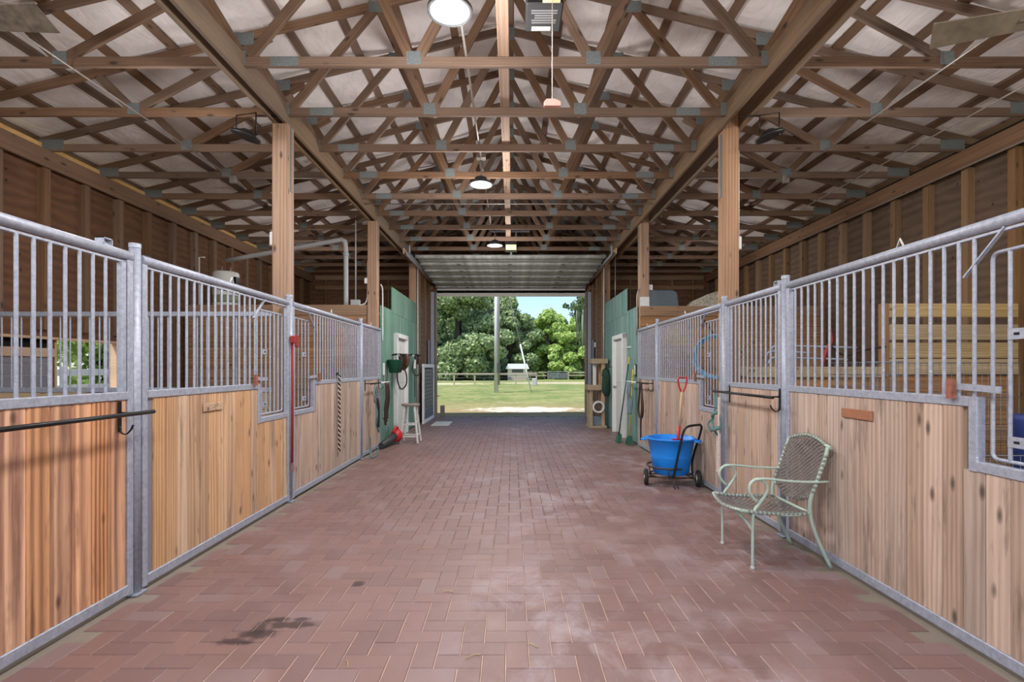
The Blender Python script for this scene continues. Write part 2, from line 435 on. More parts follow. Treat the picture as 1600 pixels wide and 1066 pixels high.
class MB:
    def __init__(s): s.b = bmesh.new()
    def box(s, c, sz, rot=None):
        r = bmesh.ops.create_cube(s.b, size=1)['verts']
        m = Matrix.Translation(V(c)) @ (rot.to_4x4() if rot else Matrix.Identity(4)) @ Matrix.Diagonal((sz[0], sz[1], sz[2], 1))
        bmesh.ops.transform(s.b, matrix=m, verts=r); return s
    def b2(s, x0, x1, y0, y1, z0, z1):
        return s.box(((x0 + x1) / 2, (y0 + y1) / 2, (z0 + z1) / 2), (abs(x1 - x0), abs(y1 - y0), abs(z1 - z0)))
    def tube(s, pts, r, seg=8, closed=False, flat=None, cap=True):
        """r a number or list; flat=(ratio, axis) squashes the section"""
        pts = [V(p) for p in pts]; n = len(pts)
        rs = r if isinstance(r, (list, tuple)) else [r] * n
        rings = []; ref = None
        for i, p in enumerate(pts):
            if closed: t = pts[(i + 1) % n] - pts[i - 1]
            else: t = pts[min(i + 1, n - 1)] - pts[max(i - 1, 0)]
            t.normalize()
            if ref is None:
                ref = V((0, 0, 1)) if abs(t.z) < 0.9 else V((1, 0, 0))
                ref = (ref - t * ref.dot(t)).normalized()
            ref = ref - t * ref.dot(t)
            if ref.length < 1e-6: ref = V((1, 0, 0)) - t * t.x
            ref.normalize()
            u = ref; v = t.cross(u)
            ring = []
            for k in range(seg):
                a = 2 * pi * k / seg
                off = u * math.cos(a) * rs[i] + v * math.sin(a) * rs[i]
                if flat:
                    ax = V(flat[1]); off -= ax * off.dot(ax) * (1 - flat[0])
                ring.append(s.b.verts.new(p + off))
            rings.append(ring)
        m = n if closed else n - 1
        for i in range(m):
            A, B = rings[i], rings[(i + 1) % n]
            for k in range(seg):
                f = s.b.faces.new((A[k], A[(k + 1) % seg], B[(k + 1) % seg], B[k])); f.smooth = True
        if cap and not closed:
            s.b.faces.new(rings[0][::-1]); s.b.faces.new(rings[-1])
        return s
    def lathe(s, prof, c, seg=24, axis='Z', cap=False):
        """prof [(r, z)] around an axis through c"""
        R = {'Z': Matrix.Identity(3), 'X': Matrix.Rotation(pi / 2, 3, 'Y'), 'Y': Matrix.Rotation(-pi / 2, 3, 'X')}[axis] if isinstance(axis, str) else axis
        rings = []
        for r, z in prof:
            rings.append([s.b.verts.new(V(c) + R @ V((r * math.cos(2 * pi * k / seg), r * math.sin(2 * pi * k / seg), z))) for k in range(seg)])
        for A, B in zip(rings, rings[1:]):
            for k in range(seg):
                f = s.b.faces.new((A[k], A[(k + 1) % seg], B[(k + 1) % seg], B[k])); f.smooth = True
        if cap:
            s.b.faces.new(rings[0][::-1]); s.b.faces.new(rings[-1])
        return s
    def poly(s, pts, thick):
        """flat polygon extruded by vector thick"""
        t = V(thick); a = [s.b.verts.new(V(p)) for p in pts]; b = [s.b.verts.new(V(p) + t) for p in pts]
        s.b.faces.new(a); s.b.faces.new(b[::-1]); n = len(a)
        for i in range(n): s.b.faces.new((a[i], b[i], b[(i + 1) % n], a[(i + 1) % n]))
        return s
    def build(s, name, mat, parent=None, bevel=0):
        bmesh.ops.recalc_face_normals(s.b, faces=s.b.faces)
        if bevel: bmesh.ops.bevel(s.b, geom=s.b.edges[:], offset=bevel, segments=1, affect='EDGES', profile=0.5)
        vs = [v.co for v in s.b.verts]
        lo = V([min(v[i] for v in vs) for i in range(3)]); hi = V([max(v[i] for v in vs) for i in range(3)])
        o0 = V(((lo.x + hi.x) / 2, (lo.y + hi.y) / 2, lo.z))
        for v in s.b.verts: v.co -= o0
        me = bpy.data.meshes.new(name); s.b.to_mesh(me); s.b.free(); me.materials.append(mat)
        o = bpy.data.objects.new(name, me)
        m = Matrix.Translation(o0)
        C.objects.link(o)
        if parent is not None:
            o.parent = parent; o.matrix_parent_inverse = wm(parent).inverted()
        o.matrix_basis = m
        _wm[o.name] = m
        return o

def arc(c, r, a0, a1, n, plane='XZ', rz=None):
    out = []
    for i in range(n + 1):
        a = math.radians(a0 + (a1 - a0) * i / n)
        u, v = r * math.cos(a), (rz or r) * math.sin(a)
        d = {'XZ': (u, 0, v), 'YZ': (0, u, v), 'XY': (u, v, 0)}[plane]
        out.append(V(c) + V(d))
    return out

def spline(pts, n=6):
    pts = [V(p) for p in pts]; out = []
    for i in range(len(pts) - 1):
        p0 = pts[max(i - 1, 0)]; p1 = pts[i]; p2 = pts[i + 1]; p3 = pts[min(i + 2, len(pts) - 1)]
        for k in range(n):
            t = k / n
            out.append(0.5 * ((2 * p1) + (p2 - p0) * t + (2 * p0 - 5 * p1 + 4 * p2 - p3) * t * t + (3 * p1 - p0 - 3 * p2 + p3) * t ** 3))
    out.append(pts[-1]); return out

def text_mesh(body, size, name, mat, loc, rot, parent=None):
    cu = bpy.data.curves.new(name, 'FONT'); cu.body = body; cu.size = size; cu.extrude = 0.0005
    tmp = bpy.data.objects.new(name, cu); C.objects.link(tmp)
    dg = bpy.context.evaluated_depsgraph_get()
    me = bpy.data.meshes.new_from_object(tmp.evaluated_get(dg)); bpy.data.objects.remove(tmp)
    me.materials.clear(); me.materials.append(mat)
    o = bpy.data.objects.new(name, me); link(o, parent)
    o.matrix_basis = Matrix.Translation(V(loc)) @ rot
    return o

# key dimensions
XL, XR = -2.35, 2.29            # faces of the stall fronts
BXL, BXR = -2.46, 2.405         # posts and beams
CX = -0.075                     # ridge line
WL, WR = -5.85, 5.70            # side walls
BACK, END = -2.6, 14.8
BAY = [1.80, 5.505, 9.09, 12.72]
BAYR = [1.95, 5.69, 9.37, 13.05]
ZB = 4.135                      # centre of the truss bottom chords
TY = [3.72] + [4.575 + 0.889 * k for k in range(12)]
TY = [y for y in TY if y < END - 0.15]
def ztop(x): return 5.60 - 0.24 * abs(x - CX)

# ---------------------------------------------------------------- ground and floor
mb = MB(); mb.b2(-60, 60, -30, 120, -0.30, -0.07)
ground = tag(mb.build('ground', M['lawn']), kind='structure')
mb = MB(); mb.b2(WL - 0.1, WR + 0.1, BACK, END + 0.12, -0.068, -0.0065)
floor = tag(mb.build('floor', M['bed']), kind='structure')

PW, PLn = 0.113, 0.226
def paver_geo(w, l, c=0.0035, g=0.0018, th=0.05):
    a, b = l / 2 - g, w / 2 - g
    vs = []
    for (ins, z) in ((0, -th), (0, -c), (c, 0)):
        vs += [(-a + ins, -b + ins, z), (a - ins, -b + ins, z), (a - ins, b - ins, z), (-a + ins, b - ins, z)]
    fs = []
    for k in (0, 4):
        for i in range(4): fs.append((k + i, k + (i + 1) % 4, k + 4 + (i + 1) % 4, k + 4 + i))
    fs.append((8, 9, 10, 11))
    return vs, fs
pv, pf = paver_geo(PW, PLn)
paver_me = bpy.data.meshes.new('paver'); paver_me.from_pydata(pv, [], pf); paver_me.materials.append(M['paver'])
cells = []
x0, y0 = -0.03, 0.02
for k in range(-160, 200):
    for m in range(-60, 60):
        for hor in (0, 1):
            if hor: cx, cy = k + 1 + 4 * m, k + 0.5
            else: cx, cy = k + 0.5 + 4 * m, k + 2
            X, Y = x0 + cx * PW, y0 + cy * PW
            hx = PLn / 2 if hor else PW / 2; hy = PW / 2 if hor else PLn / 2
            if X - hx < XL + 0.02 or X + hx > XR - 0.02 or Y - hy < -0.5 or Y + hy > END + 0.10: continue
            cells.append((X, Y, hor))
inview = [c for c in cells if c[1] > 2.16 and abs(c[0]) < c[1] * 1.02]
inview.sort(key=lambda c: c[1])
near = set(inview[:300])
rest_v, rest_f, tints = [], [], []
rng = random.Random(3)
for c in cells:
    X, Y, hor = c
    dz = rng.uniform(-0.0022, 0.0); tx, ty = rng.gauss(0, 0.0035), rng.gauss(0, 0.0035); rz = rng.gauss(0, 0.004)
    m = Matrix.Translation((X, Y, dz)) @ Matrix.Rotation((0 if hor else pi / 2) + rz, 4, 'Z') @ Matrix.Rotation(tx, 4, 'X') @ Matrix.Rotation(ty, 4, 'Y')
    if c in near:
        o = bpy.data.objects.new('paver', paver_me); C.objects.link(o)
        o.parent = floor; o.matrix_parent_inverse = wm(floor).inverted(); o.matrix_basis = m
    else:
        b = len(rest_v)
        rest_v += [tuple(m @ V(v)) for v in pv]; rest_f += [tuple(b + i for i in f) for f in pf]
        tints += [rng.random()] * len(pf)
me = bpy.data.meshes.new('paver_field'); me.from_pydata(rest_v, [], rest_f); me.materials.append(M['paver'])
at = me.attributes.new('tint', 'FLOAT', 'FACE'); at.data.foreach_set('value', tints)
o = bpy.data.objects.new('paver_field', me); C.objects.link(o); o.parent = floor; o.matrix_parent_inverse = wm(floor).inverted(); o['kind'] = 'stuff'

# ---------------------------------------------------------------- roof deck, purlins
def roof():
    bm = bmesh.new()
    ys = np.arange(BACK, END + 0.31, 0.18)
    xs = sorted(set([CX] + [CX - 0.58 * k / 4 - 0.001 for k in range(0, 45)] + [CX + 0.58 * k / 4 + 0.001 for k in range(0, 45)]))
    xs = [x for x in xs if -6.45 < x < 6.3]
    r = random.Random(5); g = []
    for y in ys:
        row = []
        for x in xs:
            d = abs(x - CX); ph = (d - 0.05) / 0.58 % 1
            sag = 0.022 * math.sin(pi * ph) ** 2 * (0.6 + 0.4 * math.sin(y * 1.7 + d * 3))
            row.append(bm.verts.new((x, y, ztop(x) + 0.092 - sag + r.uniform(-0.003, 0.003))))
        g.append(row)
    for i in range(len(ys) - 1):
        for j in range(len(xs) - 1):
            f = bm.faces.new((g[i][j], g[i][j + 1], g[i + 1][j + 1], g[i + 1][j])); f.smooth = True
    me = bpy.data.meshes.new('ceiling'); bm.to_mesh(me); bm.free(); me.materials.append(M['insul'])
    o = bpy.data.objects.new('ceiling', me); C.objects.link(o)
    o.modifiers.new('thick', 'SOLIDIFY').thickness = 0.02; o.modifiers['thick'].offset = 1
    return tag(o, kind='structure')
ceiling = roof()
for sgn in (-1, 1):
    for k in range(11):
        d = 0.05 + 0.58 * k
        x = CX + sgn * d
        if x < -6.3 or x > 6.15: continue
        z = ztop(x) + 0.066
        member('purlin', (x, BACK, z), (x, END + 0.2, z), 0.089, 0.038, M['truss'], ceiling, side=(0.24 * sgn, 0, 1), c=0)
# metal roof above the deck keeps the sun out
mb = MB()
for sgn in (-1, 1):
    x1 = CX + sgn * 6.5
    mb.poly([(CX, BACK - 0.2, ztop(CX) + 0.15), (x1, BACK - 0.2, ztop(x1) + 0.15), (x1, END + 0.4, ztop(x1) + 0.15), (CX, END + 0.4, ztop(CX) + 0.15)], (0, 0, 0.02))
mb.build('roof_sheet', M['outer_metal'], ceiling)

# ---------------------------------------------------------------- trusses
def truss(i, y):
    near_words = ['roof truss cut off by the top edge of the photo, nearest of all'] + ['%s whole timber roof truss counted from the camera' % w for w in
        ('first', 'second', 'third', 'fourth', 'fifth', 'sixth', 'seventh', 'eighth', 'ninth', 'tenth', 'eleventh', 'twelfth')]
    lab = near_words[i]
    t = thing('roof_truss', lab, 'truss', (CX, y, ZB - 0.045), 'timber roof trusses')
    m = M['truss']; T = 0.038; H = 0.089
    L, R = BXL + 0.075, BXR - 0.126
    def X(s, d): return CX + s * d
    member('bottom_chord', (L + 0.002, y, ZB), (R - 0.002, y, ZB), T, H, m, t)
    member('bottom_chord', (WL + 0.1, y, ZB), (BXL - 0.075, y, ZB), T, H, m, t)
    member('bottom_chord', (BXR + 0.126, y, ZB), (WR - 0.1, y, ZB), T, H, m, t)
    for s in (-1, 1):
        xe = WL - 0.35 if s < 0 else WR + 0.35
        member('top_chord', (X(s, 0.02), y, ztop(X(s, 0.02))), (xe, y, ztop(xe)), T, H, m, t)
        zt = lambda d: 5.60 - 0.24 * d - 0.045
        zb = ZB + 0.045
        W = [((2.27, zb), (1.40, zt(1.40))), ((1.34, zt(1.34)), (0.84, zb)), ((0.76, zb), (0.03, zt(0.05))),
             ((2.36, zb + 0.05), (2.76, zt(2.76))), ((3.90, zb), (2.50, zt(2.5) - 0.02)), ((3.99, zb), (4.33, zt(4.33)))]
        for (d0, z0), (d1, z1) in W:
            member('web', (X(s, d0), y, z0), (X(s, d1), y, z1), T - 0.002, H, m, t)
        P = [(0.80, ZB + 0.03, .13, .12), (1.95, ZB, .25, .085), (2.36, ZB + 0.03, .13, .13), (3.95, ZB + 0.03, .13, .12),
             (1.37, ztop(CX + 1.37) - 0.02, .16, .12), (2.80, ztop(CX + 2.8) - 0.02, .26, .13), (5.62, ZB + 0.04, .30, .12)]
        for d, z, w, h in P:
            xx = X(s, d)
            if s > 0 and d > 5: xx = 5.45
            mb = MB(); mb.box((xx, y - T / 2 - 0.0015, z), (w, 0.002, h)); mb.build('gusset_plate', M['plate'], t)
    mb = MB(); mb.box((CX, y - T / 2 - 0.0015, ztop(CX) - 0.05), (.22, 0.002, .16)); mb.build('gusset_plate', M['plate'], t)
for i, y in enumerate(TY): truss(i, y)

# ---------------------------------------------------------------- beams and posts
for sx, bx in ((-1, BXL), (1, BXR)):
    word = 'left' if sx < 0 else 'right'
    zb0 = 4.105 if sx < 0 else 4.13
    for s in (-1, 1):
        inner = (s * sx < 0)
        x = bx + s * (0.055 if sx < 0 else 0.106)
        pts = [BACK] + (BAY if sx < 0 else BAYR)[1:] + [END - 0.02]
        t = thing('support_beam', '%s beam board of the pair on the %s posts, carrying trusses' % ('aisle side' if inner else 'stall side', word), 'beam', (x, BACK, 4.0))
        for a, b in zip(pts, pts[1:]):
            member('beam_board', (x, a + 0.002, zb0), (x, b - 0.002, zb0), 0.038, 0.21, M['beam'], t)
names = {1: 'nearest of the row, behind the stall front', 2: 'second, at the tack room corner', 3: 'third, at the far tack room corner'}
for sx, bx in ((-1, BXL), (1, BXR)):
    word = 'left' if sx < 0 else 'right'
    for k in (1, 2, 3):
        y = (BAY if sx < 0 else BAYR)[k]; zt_ = 3.998 if sx < 0 else 4.2
        t = thing('timber_post', 'square timber post on the %s, %s' % (word, names[k]), 'post', (bx, y, 0))
        member('post_shaft', (bx, y, 0), (bx, y, zt_), 0.165, 0.165, M['post'], t, side=(0, 1, 0), c=0.006)
        if k < 3:
            mb = MB(); mb.b2(bx - sx * 0.083, bx - sx * 0.088, y - 0.02, y + 0.02, 3.3, 3.995); mb.build('strap_plate', M['plate'], t)

# runner along the bottom chords
r0 = member('ridge_runner', (CX, BACK + 0.2, ZB + 0.064), (CX, 10.8, ZB + 0.064), 0.1, 0.036, M['post'], None)
tag(r0, 'long board running down the middle on top of the truss chords', 'board')

# ---------------------------------------------------------------- side walls
def side_wall(side):
    left = side < 0
    xo = WL - 0.03 if left else WR + 0.03
    mb = MB()
    X0, X1 = xo - 0.03, xo + 0.03
    if left:
        ops = [(5.20, 6.52, 0.70, 1.78), (6.55, 7.62, 1.09, 1.78)]
        ycut = [BACK, 5.35, 6.50, 6.65, 7.72, END]
        mb.b2(X0, X1, BACK, 5.20, 0, 4.08); mb.b2(X0, X1, 5.20, 6.52, 1.78, 4.08); mb.b2(X0, X1, 5.20, 6.52, 0, 0.70)
        mb.b2(X0, X1, 6.52, 6.55, 0, 4.08); mb.b2(X0, X1, 6.55, 7.62, 1.78, 4.08); mb.b2(X0, X1, 6.55, 7.62, 0, 1.09)
        mb.b2(X0, X1, 7.62, END + 0.05, 0, 4.08)
    else:
        ops = []
        mb.b2(X0, X1, BACK, END + 0.05, 0, 4.08)
    w = tag(mb.build('wall_left' if left else 'wall_right', M['ply'] if left else M['ply_grey']), kind='structure')
    s = 1 if left else -1
    xs_ = (WL if left else WR) + s * 0.045
    y = 0.35
    while y < END - 0.2:
        zs = [(0.0, 3.88)]
        for (a, b, z0, z1) in ops:
            if a - 0.01 < y < b + 0.01: zs = [(0.0, z0 - 0.04), (z1 + 0.1, 3.88)]
        for z0, z1 in zs:
            member('stud', (xs_, y, z0), (xs_, y, z1), 0.09, 0.09, M['stud'] if not left else M['ply_stud'], w, side=(1, 0, 0), c=0)
        y += 0.60
    xp = (WL if left else WR) + s * 0.11
    member('top_plate', (xp, BACK, 3.99), (xp, END - 0.05, 3.99), 0.04, 0.22, M['ply_stud'], w)
    xg = (WL if left else WR) + s * 0.02
    if left:
        member('eave_bounce_strip', (xg, BACK, 4.145), (xg, END, 4.145), 0.03, 0.10, M['eave_bounce'], w, c=0)  # strip coloured like the bounce-lit roof underside at the eave
        # window jambs and sill
        for (a, b, z0, z1) in ops:
            for yy in (a + 0.015, b - 0.015):
                member('jamb', (WL - 0.12, yy, (z0 + z1) / 2), (WL + (0.09 if yy > 7 else 0.0), yy, (z0 + z1) / 2), z1 - z0, 0.03, M['pale_wood'], w, side=(0, 1, 0), c=0)
            for zz in (z0, z1):
                member('sill_board', (WL, a, zz), (WL, b, zz), 0.17, 0.03, M['pale_wood'], w, c=0)
    else:
        member('eave_shade_strip', (WR - 0.01, BACK, 4.13), (WR - 0.01, END, 4.13), 0.03, 0.08, M['void'], w, c=0)  # black strip standing in for the dark open eave gap
    if not left:
        mb = MB(); mb.tube([(WR - 0.16, BACK, 3.865), (WR - 0.16, END - 0.3, 3.865)], 0.011)
        mb.build('conduit', M['conduit'], w)
    return w
wl = side_wall(-1); wr = side_wall(1)

# grey half-door closing the near side opening of the left wall
t = thing('shutter', 'grey lilac board shutter under a tan rail in the left side wall', 'shutter', (WL - 0.02, 5.95, 0.72))
for k in range(6):
    z = 0.80 + 0.148 * k
    member('siding_board', (WL + 0.0, 5.24, z), (WL + 0.0, 6.51, z), 0.02, 0.146, M['siding'], t)
member('tan_rail', (WL + 0.02, 5.24, 1.60), (WL + 0.02, 6.51, 1.60), 0.03, 0.11, M['pale_wood'], t)
mb = MB(); mb.b2(WL - 0.06, WL - 0.05, 5.24, 6.51, 1.60, 1.80); mb.build('dark_gap', M['void'], t)  # black sheet standing in for the unlit gap above the rail

# ---------------------------------------------------------------- far end wall with the big opening
DX0, DX1, DZ = -2.17, 2.11, 3.60
mb = MB()
mb.b2(WL, DX0, END, END + 0.08, 0, 4.2); mb.b2(DX1, WR, END, END + 0.08, 0, 4.2); mb.b2(DX0, DX1, END, END + 0.08, DZ, 4.2)
mb.poly([(WL, END, 4.2), (WR, END, 4.2), (WR, END, 4.28), (CX, END, 5.67), (WL, END, 4.28)], (0, 0.08, 0))
we = tag(mb.build('wall_end', M['ply']), kind='structure')
for x in [WL + 0.5 + 0.6 * k for k in range(6)] + [WR - 0.5 - 0.6 * k for k in range(6)]:
    member('stud', (x, END - 0.045, 0), (x, END - 0.045, 4.05), 0.04, 0.088, M['stud'], we, side=(0, 1, 0), c=0)
for z in (4.0, 3.72):
    member('girt', (WL + 0.2, END - 0.1, z), (DX0 - 0.1, END - 0.1, z), 0.02, 0.12, M['stud'], we, c=0)
    member('girt', (DX1 + 0.1, END - 0.1, z), (WR - 0.2, END - 0.1, z), 0.02, 0.12, M['stud'], we, c=0)
for x, s in ((DX0, -1), (DX1, 1)):
    member('door_jamb', (x + s * 0.02, END - 0.03, 0), (x + s * 0.02, END - 0.03, DZ), 0.05, 0.14, M['grey_wood'], we, side=(0, 1, 0), c=0.003)
    mb = MB(); mb.b2(x + s * 0.06, x + s * 0.16, END - 0.12, END - 0.10, 0, 3.6); mb.build('track_angle', M['galv'], we)
member('door_header', (DX0, END - 0.03, DZ + 0.02), (DX1, END - 0.03, DZ + 0.02), 0.1, 0.1, M['grey_wood'], we)
mb = MB(); mb.b2(-2.09, -1.98, END + 0.10, END + 0.28, -0.1, 0.32)
tag(mb.build('concrete_block', M['concrete'], bevel=0.01), 'small grey concrete block outside the left foot of the far doorway', 'block')

# near side strips of wall between the tack rooms and the far end wall
for sx, x in ((-1, XL - 0.018), (1, XR + 0.018)):
    mb = MB(); mb.b2(x - 0.01, x + 0.01, 12.80, END - 0.03, 0, 3.99)
    w = tag(mb.build('wall_aisle', M['ply']), kind='structure')
    for y, c in ((13.0, 0.09), (13.85, 0.09), (14.6, 0.14)):
        member('batten', (x - sx * 0.02, y, 0.0), (x - sx * 0.02, y, 3.98), c, 0.02, M['stud'], w, side=(1, 0, 0), c=0)
    mb = MB(); mb.b2(x - sx * 0.035, x - sx * 0.045, 14.2, 14.5, 1.35, 2.2); mb.build('grey_panel', M['siding'], w)

# tack room shells: plank partition facing the stalls, loft floor, coloured board wall facing the aisle
def tack(sx):
    left = sx < 0
    xa, xw = (XL, WL + 0.14) if left else (XR, WR - 0.14)
    word = 'left' if left else 'right'
    y = BAY[2] if left else 9.28
    b = thing('wall_partition_%s' % word, None, None, ((xa + xw) / 2, y, 0), kind='structure')
    xin = (BXL - 0.09) if left else (XR + 0.03)
    z = 0.10; k = 0
    while z < 2.42:
        member('plank', (xin, y - 0.03, z + 0.093), (xw, y - 0.03, z + 0.093), 0.03, 0.182, M['partition'], b)
        z += 0.187
    x1 = BXL - 0.09 if left else BXR + 0.09
    for zz in (2.40,):
        member('header_board', (x1, y + 0.11, zz), (xw, y + 0.11, zz), 0.04, 0.2, M['partition'], b)
    mb = MB(); mb.b2(x1, xw, y + 0.13, 12.62, 2.44, 2.48); mb.build('loft_floor', M['partition'], b)
    # coloured boards
    mat = M['green_board'] if left else M['teal_board']
    g = thing('wall_%s_tack_room' % word, None, None, (xa, 10.9, 0), kind='structure')
    yy = y + 0.10; dy0, dy1 = (10.25, 11.30) if left else (10.35, 11.40)
    while yy < 12.62:
        y2 = min(yy + 0.14, 12.64); top = 2.54 if (yy + 0.07) < (10.0 if left else 10.2) else 3.0
        xx = xa + sx * 0.012
        z0 = 0.03
        if dy0 - 0.07 < (yy + y2) / 2 < dy1 + 0.07: z0 = 2.10
        if top > 2.6:
            member('tongue_board', (xx, (yy + y2) / 2, 2.50), (xx, (yy + y2) / 2, top), y2 - yy - 0.004, 0.02, mat, g, side=(1, 0, 0))
            member('tongue_board', (xx, (yy + y2) / 2, z0), (xx, (yy + y2) / 2, 2.496), y2 - yy - 0.004, 0.02, mat, g, side=(1, 0, 0))
        else:
            member('tongue_board', (xx, (yy + y2) / 2, z0), (xx, (yy + y2) / 2, top), y2 - yy - 0.004, 0.02, mat, g, side=(1, 0, 0))
        yy += 0.14
    mb = MB(); mb.b2(xa + sx * 0.03, xa + sx * 0.045, y + 0.2, dy0, 0, 2.52); mb.b2(xa + sx * 0.03, xa + sx * 0.045, dy1, 12.63, 0, 2.52)
    mb.b2(xa + sx * 0.03, xa + sx * 0.045, dy0, dy1, 2.1, 2.52)
    mb.b2(xa + sx * 0.045, xw, 12.60, 12.63, 0, 2.52)
    mb.build('backing', M['ply'], g)
    # white door
    d = thing('door_1' if left else 'door_2', None, None, (xa, (dy0 + dy1) / 2, 0), kind='structure')
    for yv in (dy0 + 0.03, dy1 - 0.03):
        member('frame_post', (xa - sx * 0.012, yv, 0.0), (xa - sx * 0.012, yv, 2.10), 0.10, 0.10, M['white'], d, side=(1, 0, 0))
    member('frame_head', (xa - sx * 0.012, dy0 - 0.02, 2.07), (xa - sx * 0.012, dy1 + 0.02, 2.07), 0.10, 0.09, M['white'], d)
    xl = xa + sx * 0.03
    member('door_leaf', (xl, (dy0 + dy1) / 2, 0.02), (xl, (dy0 + dy1) / 2, 2.02), dy1 - dy0 - 0.17, 0.04, M['offwhite'], d, side=(1, 0, 0))
    for (za, zb_) in ((0.2, 0.95), (1.1, 1.9)):
        for (ya, yb) in ((dy0 + 0.16, (dy0 + dy1) / 2 - 0.05), ((dy0 + dy1) / 2 + 0.05, dy1 - 0.16)):
            mb = MB(); mb.b2(xl - sx * 0.021, xl - sx * 0.03, ya, yb, za, zb_); mb.build('raised_panel', M['offwhite'], d, bevel=0.004)
    mb = MB(); ky = dy0 + 0.16 if left else dy1 - 0.16
    mb.lathe([(0.0, 0), (0.012, 0), (0.012, 0.04), (0.028, 0.05), (0.028, 0.07), (0.0, 0.08)], (xl - sx * 0.02, ky, 1.0), 12, Matrix.Rotation(-sx * pi / 2, 3, 'Y'))
    mb.build('door_knob', M['conduit'], d)
tack(-1); tack(1)

# ---------------------------------------------------------------- stall partitions across, between the stalls
t = thing('partition_grille', 'galvanised bar partition between the two left stalls, facing the camera', 'partition', (-4.15, BAY[1] + 0.0, 0))
yp = BAY[1]; xa, xb = BXL - 0.09, WL + 0.14
member('top_rail', (xa, yp, 1.985), (xb, yp, 1.985), 0.05, 0.05, M['galv'], t)
member('middle_rail', (xa, yp, 1.17), (xb, yp, 1.17), 0.05, 0.05, M['galv'], t)
x = xa - 0.1
while x > xb:
    member('bar', (x, yp, 1.195), (x, yp, 1.96), 0.016, 0.016, M['galv'], t, side=(0, 1, 0), c=0.005); x -= 0.105
z = 0.05
while z < 1.1:
    member('plank', (xa, yp, z + 0.09), (xb, yp, z + 0.09), 0.035, 0.178, M['yellow_plank'], t); z += 0.182
t = thing('partition_wall', 'timber plank partition between the two right stalls with a low and a high part', 'partition', (4.0, BAY[1], 0))
xa, xb = BXR + 0.09, WR - 0.14; yp = BAYR[1]
z = 0.05
while z < 1.3:
    member('plank', (xa, yp, z + 0.09), (xb, yp, z + 0.09), 0.035, 0.178, M['partition'], t); z += 0.182
member('plank', (xa, yp - 0.04, 1.36), (4.1, yp - 0.04, 1.36), 0.035, 0.12, M['yellow_plank'], t)
for zz in (1.42, 1.60, 1.80, 2.04):
    member('plank', (4.16, yp - 0.05, zz), (xb, yp - 0.05, zz), 0.035, 0.17 if zz != 2.04 else 0.15, M['yellow_plank'], t)
member('stile', (4.13, yp, 0.05), (4.13, yp, 2.12), 0.06, 0.09, M['stud'], t, side=(0, 1, 0))

